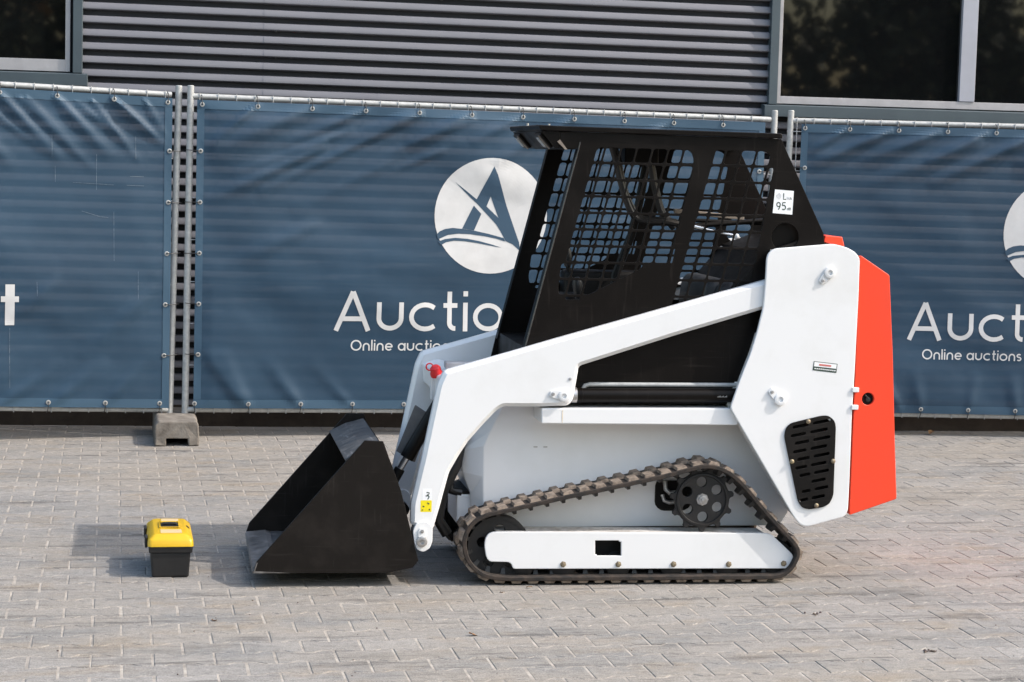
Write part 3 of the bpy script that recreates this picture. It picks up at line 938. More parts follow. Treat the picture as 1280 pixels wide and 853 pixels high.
# concrete foot of the fence
ft = MB()
prof = [(-0.124, 0.0), (-0.062, 0.0), (-0.060, 0.041), (0.060, 0.041), (0.062, 0.0), (0.124, 0.0), (0.121, 0.118), (0.106, 0.140), (-0.104, 0.140), (-0.121, 0.120)]
ft.loft([[(x, y, z) for x, z in prof] for y in (-0.33, -0.2, 0.0, 0.2, 0.33)])
fo = ft.build('concrete_block', M['block'], bevel=0.008)
bm = bmesh.new(); bm.from_mesh(fo.data)
bmesh.ops.subdivide_edges(bm, edges=[e_ for e_ in bm.edges if e_.calc_length() > 0.05], cuts=2, use_grid_fill=True)
for v in bm.verts:
    if v.co.z > 0.004:
        v.co += Vector((noise.noise(v.co * 22) * 0.005, noise.noise(v.co * 22 + Vector((5, 0, 0))) * 0.006, noise.noise(v.co * 18 + Vector((0, 7, 0))) * 0.005))
bm.to_mesh(fo.data); bm.free()
fo.location = (0.361, 11.80, 0.0)
fo.rotation_euler = (0, 0, 0.0)
thing(fo, 'weathered concrete foot block under the pair of fence posts', 'concrete block')
# sockets: the posts stand in the block

# ------------------------------------------------------------------ LOADER
WT = 0.832                                # overall width
ldr = empty('compact_track_loader', MORG, -MYAW)
thing(ldr, 'white compact track loader with black cab cage, black bucket and red rear door', 'track loader')
mir = lambda w: WT - w
def both(fn):
    for s in (0, 1): fn((lambda w: w) if s == 0 else mir, s)

# --- chassis
so = [(0.1012, 0.6793), (0.0556, 0.5797), (0.0307, 0.5219), (0.033, 0.40), (0.036, 0.30), (0.0392, 0.1933), (1.2632, 0.199), (1.2965, 0.2554), (1.1936, 0.7159), (0.1014, 0.7082)]
si = [(0.060, 0.690), (-0.0143, 0.5453), (-0.0502, 0.4968), (-0.0448, 0.4095), (-0.0087, 0.322), (0.004, 0.1933), (1.2632, 0.199), (1.2965, 0.2554), (1.1936, 0.7159), (0.062, 0.7082)]
b = MB()
b.loft([[(x, w, z) for x, z in s_] for s_, w in ((so, 0.20), (si, 0.262), (si, WT - 0.262), (so, WT - 0.20))])
b.build('chassis', M['white_body'], ldr, bevel=0.004)
b = MB(); b.box(-0.06, 0.03, 0.285, 0.547, 0.195, 0.315)
b.build('front_step', M['white_body'], ldr, bevel=0.006)
b = MB(); b.box(-0.062, 0.03, 0.283, 0.549, 0.3155, 0.327)
b.build('step_tread', M['black'], ldr, bevel=0.003)

# --- tracks
path = [(0.1259, 0.0175), (0.32, 0.0175), (0.5095, 0.0175), (0.74, 0.0175), (0.9645, 0.0175), (1.12, 0.0175), (1.2114, 0.0215), (1.258, 0.047), (1.284, 0.0865), (1.2937, 0.1227), (1.2788, 0.1616), (1.215, 0.228),
        (1.1511, 0.2945), (1.0651, 0.3911), (1.0041, 0.4455), (0.9475, 0.4726), (0.8984, 0.4805), (0.8434, 0.4725), (0.74, 0.445), (0.6252, 0.4197), (0.48, 0.3885), (0.3387, 0.3595), (0.20, 0.328), (0.1024, 0.3061),
        (0.0147, 0.2857), (-0.0318, 0.2591), (-0.0622, 0.2183), (-0.0735, 0.1679), (-0.0593, 0.1048), (-0.0236, 0.0580), (0.03, 0.0285)]
def catmull(pts, sub=10):
    out = []
    n = len(pts)
    for i in range(n):
        p0, p1, p2, p3 = (Vector(pts[(i + k) % n]) for k in (-1, 0, 1, 2))
        for j in range(sub):
            t = j / sub
            out.append(0.5 * ((2 * p1) + (p2 - p0) * t + (2 * p0 - 5 * p1 + 4 * p2 - p3) * t * t + (3 * p1 - p0 - 3 * p2 + p3) * t ** 3))
    return out
cp = catmull(path)
cl = [0.0]
for a_, b_ in zip(cp, cp[1:] + cp[:1]): cl.append(cl[-1] + (b_ - a_).length)
TL = cl[-1]
def at_len(s):
    s %= TL
    lo, hi = 0, len(cp)
    while hi - lo > 1:
        m_ = (lo + hi) // 2
        if cl[m_] <= s: lo = m_
        else: hi = m_
    t = (s - cl[lo]) / max(1e-9, cl[lo + 1] - cl[lo])
    p = cp[lo].lerp(cp[(lo + 1) % len(cp)], t)
    d = (cp[(lo + 1) % len(cp)] - cp[lo - 1]).normalized()
    return p, d
TW = 0.18
NLUG = round(TL / 0.067)
def lug_mesh(l0, l1, w0, w1, h, l2, l3, inn=0.012):
    """block standing on the belt, z outwards; length runs along x"""
    c = MB()
    c.add([(-l0, w0, -0.004), (l1, w0, -0.004), (l1, w1, -0.004), (-l0, w1, -0.004), (-l2, w0 + inn, h), (l3, w0 + inn, h), (l3, w1 - inn, h), (-l2, w1 - inn, h)],
          [(0, 3, 2, 1), (4, 5, 6, 7), (0, 1, 5, 4), (1, 2, 6, 5), (2, 3, 7, 6), (3, 0, 4, 7)])
    return c
def make_track(w0):
    ring = []
    NS = 220
    c = MB()
    prof = [(0.0, -0.003), (0.006, 0.0), (TW - 0.006, 0.0), (TW, -0.003), (TW, -0.0145), (TW - 0.006, -0.0175), (0.006, -0.0175), (0.0, -0.0145)]
    secs = []
    for i in range(NS):
        p, d = at_len(TL * i / NS)
        n = Vector((d.y, -d.x))           # outward (path runs rearwards along the ground)
        secs.append([(p.x + n.x * h, w0 + w, p.y + n.y * h) for w, h in prof])
    secs.append(secs[0])
    c.loft(secs, caps=False)
    trk = c.build('rubber_track', M['rubber'], ldr, smooth=True)
    la = lug_mesh(0.024, 0.024, 0.008, 0.090, 0.0105, 0.017, 0.017, 0.004)
    lb = lug_mesh(0.024, 0.024, 0.090, 0.172, 0.0130, 0.014, 0.014, 0.005)
    ld = lug_mesh(0.011, 0.011, 0.052, 0.128, 0.024, 0.006, 0.006, 0.008)
    protos = {}
    for i in range(NLUG):
        for nm, key, mb_, off in (('tread_lug', 'a', la, 0.0), ('tread_lug', 'b', lb, 0.5), ('drive_lug', 'd', ld, 0.25)):
            p, d = at_len(TL * (i + off) / NLUG + 0.02)
            n = Vector((d.y, -d.x))
            if key == 'd':
                p = p - n * 0.0170
                n = -n
            if key not in protos:
                o = mb_.build(nm, M['dustrub'] if key != 'd' else M['hose'], trk, bevel=0.0)
                protos[key] = o.data
            else:
                o = link(nm, protos[key], trk)
            # x -> along, z -> outward, y -> lateral
            X = Vector((d.x, 0, d.y)); Z = Vector((n.x, 0, n.y)); Y = Z.cross(X)
            if Y.y < 0: X = -X; Y = Z.cross(X)
            mm = Matrix((X, Y, Z)).transposed().to_4x4()
            mm.translation = Vector((p.x, w0, p.y))
            o.matrix_local = mm
    return trk
make_track(0.0)
make_track(WT - TW)

tf = fillet([(0.0178, 0.1553), (0.0218, 0.187), (0.0371, 0.206), (0.0591, 0.2097), (1.1562, 0.1992), (1.1806, 0.1936), (1.2657, 0.1168), (1.2721, 0.107), (1.2742, 0.0549), (0.1329, 0.061), (0.1277, 0.0801), (0.1163, 0.0881), (0.0385, 0.0905), (0.0253, 0.1109)], 0.01)
tfh = [(0.4593, 0.1724), (0.5545, 0.1721), (0.5565, 0.1670), (0.5642, 0.1660), (0.5662, 0.111), (0.4695, 0.1113), (0.4680, 0.1160), (0.4612, 0.117)]
def roller_gear(f, s):
    lo = lambda a, b_: (min(f(a), f(b_)), max(f(a), f(b_)))
    a, c = lo(0.030, 0.042)
    fr = plate('track_frame', tf, [tfh], a, c, M['white'], ldr, bevel=0.003, seg=2)
    b = MB()
    a, c = lo(0.0425, 0.150)
    b.prism([(0.065, 0.203), (0.065, 0.2088), (1.150, 0.1985), (1.150, 0.193)], a, c)
    b.build('frame_top', M['dirt'], fr)
    b = MB()
    a, c = lo(0.120, 0.135)
    b.prism([(0.05, 0.09), (0.05, 0.190), (1.16, 0.185), (1.24, 0.11), (1.24, 0.065), (0.13, 0.07)], a, c)
    b.build('frame_web', M['castiron'], fr)
    if s == 0:
        b = MB(); b.lathe((0, 0.031, 0), (0, -1, 0), [(0, 0.0125), (0.003, 0.0125), (0.0035, 0.0085), (0.009, 0.0085), (0.010, 0.006)], 6)
        bo = None
        for x, z in ((0.3333, 0.0786), (0.5555, 0.0772), (0.7798, 0.0761), (1.0062, 0.0746), (1.2335, 0.0764)):
            if bo is None:
                bo = b.build('frame_bolt', M['boltbrass'], fr)
                o = bo
            else: o = link('frame_bolt', bo.data, fr)
            o.location = (x, 0, z)
    # sprocket
    teeth = []
    NT = 11
    for i in range(NT):
        a0 = 2 * PI * (i + 0.3) / NT
        for da, r in ((-0.16, 0.112), (-0.105, 0.117), (-0.075, 0.128), (0.0, 0.132), (0.075, 0.128), (0.105, 0.117), (0.16, 0.112)):
            teeth.append((0.894 + r * math.cos(a0 + da), 0.3322 + r * math.sin(a0 + da)))
    holes = [circle(0.894 + 0.070 * math.cos(2 * PI * (k + 0.5) / 6 + 0.06), 0.3322 + 0.070 * math.sin(2 * PI * (k + 0.5) / 6 + 0.06), 0.021, 18) for k in range(6)]
    a, c = lo(0.052, 0.070)
    sp = plate('drive_sprocket', teeth, holes, a, c, M['castiron'], ldr, bevel=0.002)
    b = MB()
    d = -1 if s == 0 else 1
    b.ring((0.894, f(0.0522), 0.3322), (0, d, 0), [(0, 0.108), (0.007, 0.105), (0.008, 0.098), (0.0, 0.0945)], 40)
    b.build('rim_ring', M['castiron'], sp, smooth=True)
    b = MB(); b.lathe((0.894, f(0.052), 0.3322), (0, d, 0), [(0, 0.026), (0.004, 0.024), (0.0042, 0.0165), (0.012, 0.0165), (0.013, 0.012), (0.013, 0.007), (0.018, 0.007), (0.0185, 0.004)], 8)
    b.build('axle_nut', M['steel'], sp)
    b = MB(); b.lathe((0.894, f(0.0702), 0.3322), (0, -d, 0), [(0, 0.034), (0.06, 0.034), (0.06, 0.028), (0.125, 0.028)], 20)
    b.build('drive_hub', M['castiron'], sp, smooth=True)
    # slot in the chassis wall with the motor behind
    a, c = lo(0.192, 0.199)
    mo = plate('motor_cover', fillet([(0.735, 0.385), (0.735, 0.285), (0.76, 0.262), (0.86, 0.262), (0.888, 0.285), (0.888, 0.385)], 0.02), [], a, c, M['black'], ldr, bevel=0.001)
    b = MB()
    b.tube([(0.772, f(0.183), 0.385), (0.775, f(0.176), 0.352), (0.79, f(0.172), 0.338), (0.815, f(0.172), 0.34)], 0.010, 8)
    b.tube([(0.762, f(0.184), 0.33), (0.77, f(0.178), 0.306), (0.79, f(0.176), 0.298), (0.82, f(0.176), 0.302)], 0.008, 8)
    b.build('hose_fitting', M['steel'], mo, smooth=True)
    # idler and rollers
    ih = [circle(0.0816 + 0.072 * math.cos(2 * PI * k / 5 + PI / 2), 0.1396 + 0.072 * math.sin(2 * PI * k / 5 + PI / 2), 0.020, 14) for k in range(5)]
    a, c = lo(0.062, 0.076)
    idl = plate('idler_wheel', circle(0.0816, 0.1396, 0.125, 36), ih, a, c, M['castiron'], ldr, bevel=0.003)
    b = MB(); b.ring((0.0816, f(0.058), 0.1396), (0, -d, 0), [(0, 0.112), (0, 0.126), (0.075, 0.126), (0.075, 0.112)], 36)
    b.build('idler_rim', M['castiron'], idl, smooth=True)
    b = MB(); b.lathe((0.0816, f(0.054), 0.1396), (0, -d, 0), [(0, 0.022), (0.002, 0.026), (0.085, 0.026)], 18)
    b.build('idler_axle', M['castiron'], idl, smooth=True)
    for x in (0.18, 0.3403, 0.5607, 0.7799, 1.0077, 1.20):
        r = 0.048 if 0.3 < x < 1.1 else 0.040
        z = 0.0175 + 0.0 + r - 0.001 + (0.0 if 0.3 < x < 1.1 else 0.010)
        b = MB(); b.lathe((x, f(0.046), z), (0, -d, 0), [(0, 0.014), (0.001, r * 0.72), (0.006, r), (0.03, r), (0.034, r * 0.7), (0.06, r * 0.7), (0.064, r), (0.085, r)], 24)
        b.build('track_roller', M['castiron'], ldr, smooth=True)
    # rear idler where the belt turns up
    b = MB(); b.lathe((1.212, f(0.05), 0.105), (0, -d, 0), [(0, 0.02), (0.002, 0.058), (0.008, 0.062), (0.08, 0.062)], 26)
    b.build('rear_idler', M['castiron'], ldr, smooth=True)
both(roller_gear)

# --- fender ledge, lift cylinder and pipe
def side_gear(f, s):
    lo = lambda a, b_: (min(f(a), f(b_)), max(f(a), f(b_)))
    a, c = lo(0.020, 0.199)
    b = MB(); b.prism([(0.2294, 0.6379), (0.2277, 0.6976), (1.02, 0.7025), (1.02, 0.6352)], a, c)
    b.build('fender', M['white'], ldr, bevel=0.004)
    if s == 0:
        b = MB(); b.prism([(0.309, 0.690), (0.3095, 0.6405), (0.3125, 0.6405), (0.3135, 0.690)], 0.0192, 0.0198)
        b.build('rust_streak', M['stain'], ldr)
        for x in (0.232, 0.272):
            b = MB(); b.box(x, x + 0.016, 0.1985, 0.1996, 0.5185, 0.5212); b.build('paint_chip', M['tan'], ldr)
    b = MB()
    w = f(0.058)
    b.lathe((0.362, w, 0.7462), (1, 0, 0.006), [(0, 0.018), (0.001, 0.027), (0.03, 0.030), (0.031, 0.0285), (0.75, 0.0285)], 24)
    cy = b.build('lift_cylinder', M['blackgloss'], ldr, smooth=True)
    b = MB(); b.lathe((0.345, w, 0.746), (1, 0, 0.006), [(0, 0.024), (0.008, 0.031), (0.026, 0.0312)], 24)
    b.build('gland', M['steel'], cy, smooth=True)
    b = MB()
    w2 = f(0.078)
    b.tube([(0.398, w2, 0.742), (0.402, w2, 0.768), (0.410, w2, 0.782), (0.428, w2, 0.7865), (0.7, w2, 0.7875), (1.08, w2, 0.789)], 0.0095, 10)
    b.build('hydraulic_pipe', M['galv'], cy, smooth=True)
    if s == 0:
        b = MB()
        for k in range(9): b.box(0.935 + 0.0045 * k, 0.9375 + 0.0045 * k, 0.0285, 0.0291, 0.745, 0.7475 + 0.002 * (k % 3))
        b.build('maker_marking', M['lens'], cy)
both(side_gear)

# --- lift arms
arm = [(-0.158, 0.8406), (0.1035, 0.9169), (0.291, 0.9736), (0.8612, 1.1397), (1.1667, 1.2282), (1.1712, 1.1175), (1.1001, 1.0959), (0.7504, 0.9886), (0.3716, 0.865), (0.3549, 0.7469), (0.3491, 0.7267), (0.3338, 0.7093), (0.2198, 0.7039), (0.0747, 0.7039),
       (0.05, 0.6871), (0.0005, 0.6343), (-0.0567, 0.5678), (-0.0899, 0.516), (-0.1297, 0.4443), (-0.146, 0.3797), (-0.1602, 0.3201), (-0.1875, 0.2196), (-0.2753, 0.2388), (-0.2741, 0.3234), (-0.2361, 0.4985), (-0.1807, 0.7883)]
eye = [(-0.1905, 0.232), (-0.1904, 0.1767), (-0.2006, 0.1485), (-0.2253, 0.1345), (-0.2489, 0.144), (-0.2604, 0.1676), (-0.2677, 0.2179), (-0.2559, 0.2461), (-0.225, 0.2585), (-0.1998, 0.2459)]
def pin_at(parent, x, z, w, d, tx, tz, r=0.023):
    """round pin boss with a retaining tab, d = outward direction along y"""
    b = MB()
    b.lathe((x, w, z), (0, d, 0), [(0, r * 1.05), (0.006, r), (0.012, r), (0.0135, r * 0.86), (0.0135, r * 0.45), (0.006, r * 0.40), (0.0055, 0.002)], 22)
    b.build('pivot_pin', M['steel'] if parent.name.startswith('arm_eye') else M['white'], parent, smooth=True)
    b = MB()
    v = Vector((tx - x, 0, tz - z)); L_ = v.length; v.normalize(); p = Vector((-v.z, 0, v.x))
    o_ = Vector((x, w + d * 0.001, z))
    q = [o_ + v * r * 0.8 + p * r * 0.75, o_ + v * (L_ - 0.006) + p * 0.015, o_ + v * (L_ + 0.008) + p * 0.009, o_ + v * (L_ + 0.008) - p * 0.009, o_ + v * (L_ - 0.006) - p * 0.015, o_ + v * r * 0.8 - p * r * 0.75]
    b.loft([[x_ for x_ in q], [x_ + Vector((0, d * 0.006, 0)) for x_ in q]])
    b.build('pin_tab', M['white'], parent, bevel=0.0015)
    b = MB(); t_ = o_ + v * (L_ - 0.004)
    b.lathe(t_ + Vector((0, d * 0.006, 0)), (0, d, 0), [(0, 0.0075), (0.004, 0.0075), (0.0045, 0.005)], 6)
    b.build('tab_bolt', M['steel'], parent)
def make_arm(f, s):
    lo = lambda a, b_: (min(f(a), f(b_)), max(f(a), f(b_)))
    d = -1 if s == 0 else 1
    a, c = lo(0.012, 0.072)
    ar = plate('lift_arm', fillet(arm, 0.012), [], a, c, M['white'], ldr, bevel=0.015, seg=0)
    a, c = lo(0.004, 0.0795)
    ey = plate('arm_eye', fillet(eye, 0.008), [], a, c, M['white'], ldr, bevel=0.003, seg=2)
    pin_at(ey, -0.2326, 0.1778, f(0.004), d, -0.2322, 0.222, 0.021)
    pin_at(ar, 0.3118, 0.7492, f(0.012), d, 0.2648, 0.757, 0.022)
    b = MB(); b.lathe((0.336, f(0.012), 0.815), (0, d, 0), [(0, 0.006), (0.003, 0.006), (0.004, 0.003)], 8)
    b.build('grease_nipple', M['steel'], ar, smooth=True)
    if s == 0:
        # warning sticker: white field with a small figure, yellow field below
        y0, y1 = 0.0117, 0.0125
        st = MB(); st.box(-0.233, -0.196, y0, y1, 0.3375, 0.383)
        w_ = st.build('warning_sticker', M['paper'], ar)
        st = MB(); st.box(-0.2392, -0.1957, y0, y1, 0.2915, 0.3368); st.build('yellow_field', M['yellow_st'], w_)
        st = MB()
        for k, l in enumerate(([(-0.217, 0.368), (-0.206, 0.366), (-0.209, 0.358)], [(-0.214, 0.360), (-0.206, 0.350), (-0.212, 0.341)], [(-0.220, 0.354), (-0.211, 0.355)],
                               [(-0.231, 0.315), (-0.224, 0.311)], [(-0.206, 0.303), (-0.202, 0.298)], [(-0.213, 0.328), (-0.205, 0.322)], [(-0.234, 0.3005), (-0.229, 0.2985)])):
            ribbon(st, l, 0.0042, lambda x, z, kk: (x, y0 - 0.0004 - 0.0001 * kk, z), 0.02, k)
        st.build('sticker_figure', M['ink'], w_)
both(make_arm)
# cross tube between the arms
b = MB(); b.prism([(-0.150, 0.715), (-0.155, 0.795), (-0.09, 0.812), (-0.02, 0.80), (-0.03, 0.715)], 0.0725, WT - 0.0725)
b.build('cross_tube', M['white'], ldr, bevel=0.008)
b = MB()
b.prism([(-0.168, 0.69), (-0.170, 0.80), (-0.150, 0.82), (-0.140, 0.82), (-0.135, 0.69)], 0.33, 0.37)
b.build('cylinder_lug', M['white'], ldr, bevel=0.003)
b = MB()
b.lathe((-0.150, 0.30, 0.79), (-0.25, -0.25, 1), [(0, 0.024), (0.014, 0.026), (0.024, 0.022), (0.036, 0.022), (0.046, 0.012)], 14)
b.tube([(-0.182 + 0.014 * math.cos(t), 0.285, 0.828 + 0.014 * math.sin(t)) for t in np.linspace(0.4, 5.0, 9)], 0.003, 6)
b.build('hose_cap', M['redcap'], ldr, smooth=True)
b = MB(); b.box(-0.11, 0.02, 0.33, 0.40, 0.815, 0.842)
b.build('hose_bracket', M['alu'], ldr, bevel=0.004)
# tilt cylinder in front, with the rubber flap above it
b = MB()
b.cyl((-0.12, 0.28, 0.720), (-0.267, 0.28, 0.462), 0.028, n=20)
tc = b.build('tilt_cylinder', M['blackgloss'], ldr, smooth=True)
b = MB(); b.cyl((-0.262, 0.28, 0.470), (-0.300, 0.28, 0.403), 0.0145, n=16); b.build('tilt_rod', M['chrome'], tc, smooth=True)
b = MB(); b.lathe((-0.291, 0.28, 0.420), (-0.49, 0, -0.87), [(0, 0.017), (0.002, 0.021), (0.05, 0.022), (0.085, 0.026)], 14); b.build('rod_clevis', M['black'], tc, smooth=True)
b = MB()
b.add([(-0.2346, 0.312, 0.6700), (-0.165, 0.311, 0.6250), (-0.233, 0.310, 0.4405), (-0.3050, 0.311, 0.4853)] + [(-0.2296, 0.318, 0.6700), (-0.160, 0.318, 0.6250), (-0.228, 0.318, 0.4405), (-0.3000, 0.318, 0.4853)],
      [(0, 1, 2, 3), (7, 6, 5, 4), (0, 4, 5, 1), (1, 5, 6, 2), (2, 6, 7, 3), (3, 7, 4, 0)])
b.build('rubber_flap', M['greyplate'], ldr)
# quick attach frame behind the bucket
b = MB()
b.box(-0.325, -0.285, 0.11, 0.19, 0.12, 0.30)
b.box(-0.325, -0.285, WT - 0.19, WT - 0.11, 0.12, 0.30)
b.box(-0.322, -0.288, 0.19, WT - 0.19, 0.14, 0.20)
b.box(-0.322, -0.288, 0.19, WT - 0.19, 0.23, 0.29)
b.build('quick_attach_frame', M['black'], ldr, bevel=0.006)
for w in (0.105, WT - 0.105):
    b = MB(); b.cyl((-0.232, w - 0.03, 0.1778), (-0.232, w + 0.03, 0.1778), 0.030, n=16); b.cyl((-0.30, w - 0.02, 0.19), (-0.225, w - 0.02, 0.178), 0.022, n=10)
    b.build('attach_knuckle', M['black'], ldr, smooth=True)
b = MB()
b.tube([(-0.06, 0.30, 0.60), (-0.085, 0.30, 0.50), (-0.10, 0.30, 0.40), (-0.085, 0.30, 0.33), (-0.04, 0.30, 0.32)], 0.020, 10)
b.tube([(-0.05, 0.26, 0.56), (-0.07, 0.25, 0.44), (-0.12, 0.25, 0.34), (-0.14, 0.25, 0.22), (-0.10, 0.25, 0.16)], 0.024, 10)
b.build('hydraulic_hose', M['hose'], ldr, smooth=True)

# --- bucket
sidep = [(-0.8804, 0.0569), (-0.8659, 0.1018), (-0.4616, 0.5711), (-0.3907, 0.5683), (-0.3186, 0.3802), (-0.2576, 0.15), (-0.244, 0.1027), (-0.2652, 0.0746), (-0.3643, 0.0548)]
inner = [(-0.86, 0.0665), (-0.3643, 0.066), (-0.274, 0.084), (-0.257, 0.107), (-0.270, 0.152), (-0.331, 0.380), (-0.392, 0.540)]
outer = [(-0.86, 0.0562), (-0.3643, 0.0562), (-0.2655, 0.0755), (-0.2455, 0.104), (-0.2585, 0.15), (-0.3195, 0.381), (-0.3925, 0.553)]
b = MB()
b.prism(inner + outer[::-1], 0.0122, WT - 0.0122)
bk = b.build('bucket', M['bucket'], ldr)
b = MB(); b.prism([(-0.532, 0.487), (-0.466, 0.520), (-0.3935, 0.541), (-0.3935, 0.551), (-0.468, 0.530), (-0.536, 0.496)], 0.0124, WT - 0.0124)
b.build('top_lip', M['worn'], bk, bevel=0.0015)
b = MB(); b.prism([(-0.8604, 0.0567), (-0.8604, 0.0668), (-0.40, 0.0672), (-0.40, 0.0567)], 0.0126, WT - 0.0126)
b.build('bucket_floor', M['worn'], bk)
for w0, w1 in ((0.0, 0.012), (WT - 0.012, WT)):
    plate('side_plate', sidep, [], w0, w1, M['bucket'], bk, bevel=0.0015)
b = MB(); b.prism([(-0.884, 0.0562), (-0.878, 0.066), (-0.80, 0.073), (-0.78, 0.068), (-0.78, 0.0562)], 0.0128, WT - 0.0128)
b.build('cutting_edge', M['edge'], bk, bevel=0.001)
for w0, w1 in ((-0.0012, -0.0002), (WT + 0.0002, WT + 0.0012)):
    b = MB(); b.prism([(-0.8795, 0.0575), (-0.8665, 0.0985), (-0.862, 0.0985), (-0.872, 0.0655), (-0.80, 0.0615), (-0.74, 0.0572)], w0, w1)
    b.build('scraped_corner', M['edge'], bk)

# --- rear uprights
upr = [(1.1122, 1.3228), (1.1343, 1.3389), (1.3738, 1.3624), (1.4254, 1.3508), (1.4657, 1.3326), (1.4866, 1.3076), (1.4877, 1.1712), (1.4845, 0.8297), (1.4821, 0.7334), (1.4809, 0.6853), (1.4824, 0.421), (1.4812, 0.2957), (1.4689, 0.2721), (1.3175, 0.2314), (1.2874, 0.237), (1.2598, 0.2661), (0.9785, 0.7071),
       (1.0166, 0.8256), (1.0529, 0.9242), (1.0744, 1.0004), (1.098, 1.1051), (1.1034, 1.2156), (1.1048, 1.3037)]
gri = [(1.2026, 0.5954), (1.2078, 0.6297), (1.2267, 0.649), (1.3508, 0.6791), (1.3819, 0.6803), (1.4079, 0.6596), (1.4143, 0.6355), (1.4158, 0.3601), (1.4023, 0.3262), (1.3763, 0.3117), (1.317, 0.3021), (1.2868, 0.3102), (1.2692, 0.336)]
def scale_poly(p, k):
    cx, cz = sum(q[0] for q in p) / len(p), sum(q[1] for q in p) / len(p)
    return [(cx + (q[0] - cx) * k, cz + (q[1] - cz) * k) for q in p]
def make_upright(f, s):
    lo = lambda a, b_: (min(f(a), f(b_)), max(f(a), f(b_)))
    d = -1 if s == 0 else 1
    a, c = lo(-0.006, 0.008)
    up = plate('rear_upright', fillet(upr, 0.014), [scale_poly(gri, 0.93)], a, c, M['white'], ldr, bevel=0.004, seg=2)
    a, c = lo(0.0745, 0.115)
    plate('upright_inner_plate', scale_poly(upr, 0.97), [], a, c, M['white'], up, bevel=0.002)
    # rim joining the two plates along the front and the top
    a, c = lo(0.0082, 0.0742)
    b = MB()
    rim = [(0.9985, 0.713), (1.034, 0.826), (1.070, 0.925), (1.0915, 1.0)]
    b.prism(rim + [(x + 0.008, z) for x, z in rim[::-1]], a, c)
    b.build('upright_rim', M['white'], up)
    b = MB()
    top = [(1.140, 1.331), (1.374, 1.3535), (1.423, 1.342), (1.460, 1.325)]
    b.prism(top + [(x, z - 0.008) for x, z in top[::-1]], a, c)
    b.build('upright_rim', M['white'], up)
    b = MB()
    low = [(0.994, 0.700), (1.272, 0.266), (1.292, 0.246), (1.318, 0.242), (1.46, 0.280)]
    b.prism(low + [(x + 0.006, z + 0.010) for x, z in low[::-1]], a, c)
    b.build('upright_rim', M['white'], up)
    a, c = lo(0.030, 0.034)
    plate('grille_backing', scale_poly(gri, 0.96), [], a, c, M['black'], up, bevel=0.0005)
    # side grille with two columns of slots
    slots = []
    ux, uz = 0.966, 0.26 * 0.966 * 0.80
    for i in range(10):
        z0 = 0.640 - i * 0.0335
        for (x0, x1) in ((1.235 + 0.006 * i, 1.300 + 0.0025 * i), (1.318 + 0.0022 * i, 1.392)):
            if i % 2: x0, x1 = x0 - 0.012, x1 - 0.012
            q = [(x0, z0 + (x0 - 1.31) * 0.20), (x1, z0 + (x1 - 1.31) * 0.20), (x1, z0 + 0.0125 + (x1 - 1.31) * 0.20), (x0, z0 + 0.0125 + (x0 - 1.31) * 0.20)]
            if i == 7 and x0 < 1.31: continue
            slots.append(fillet(q, 0.006))
    a, c = lo(-0.0125, -0.0065)
    gr = plate('side_grille', fillet(gri, 0.012), slots, a, c, M['black'], ldr, bevel=0.0015, seg=2)
    for x, z in ((1.2983, 0.656), (1.2373, 0.4955), (1.4076, 0.4975), (1.3455, 0.3185)):
        b = MB(); b.lathe((x, f(-0.0126), z), (0, d, 0), [(0, 0.0095), (0.004, 0.0092), (0.007, 0.006), (0.0075, 0.002)], 12)
        b.build('grille_bolt', M['boltbrass'], gr, smooth=True)
    pin_at(up, 1.3623, 1.2487, f(-0.006), d, 1.3320, 1.2140, 0.023)
    pin_at(up, 1.1796, 0.7435, f(-0.006), d, 1.1420, 0.7760, 0.024)
    # hinge pieces of the rear door
    for z in (0.7835, 0.7135):
        a, c = lo(-0.013, 0.004)
        b = MB(); b.box(1.476, 1.504, a, c, z - 0.0095, z + 0.0095)
        b.build('door_hinge', M['white'], up, bevel=0.002)
    if s == 0:
        st = MB(); st.box(1.3115, 1.4102, -0.0068, -0.0062, 0.855, 0.8915)
        lb = st.build('serial_label', M['ink'], up)
        lb.data.transform(Matrix.Translation((1.36, 0, 0.873)) @ Matrix.Rotation(0.10, 4, 'Y') @ Matrix.Translation((-1.36, 0, -0.873)))
        st = MB(); st.box(1.3145, 1.4072, -0.0073, -0.0069, 0.8715, 0.889)
        l2 = st.build('label_field', M['paper'], lb)
        st2 = MB(); st2.box(1.335, 1.385, -0.0078, -0.0074, 0.8765, 0.8835)
        l3 = st2.build('label_print', M['inkred'], lb)
        st3 = MB()
        for k in range(11):
            st3.box(1.318 + k * 0.0082, 1.3235 + k * 0.0082, -0.0073, -0.0069, 0.861, 0.8655)
        l4 = st3.build('label_print', M['paper'], lb)
        for q in (l2, l3, l4):
            q.data.transform(Matrix.Translation((1.36, 0, 0.873)) @ Matrix.Rotation(0.10, 4, 'Y') @ Matrix.Translation((-1.36, 0, -0.873)))
both(make_upright)

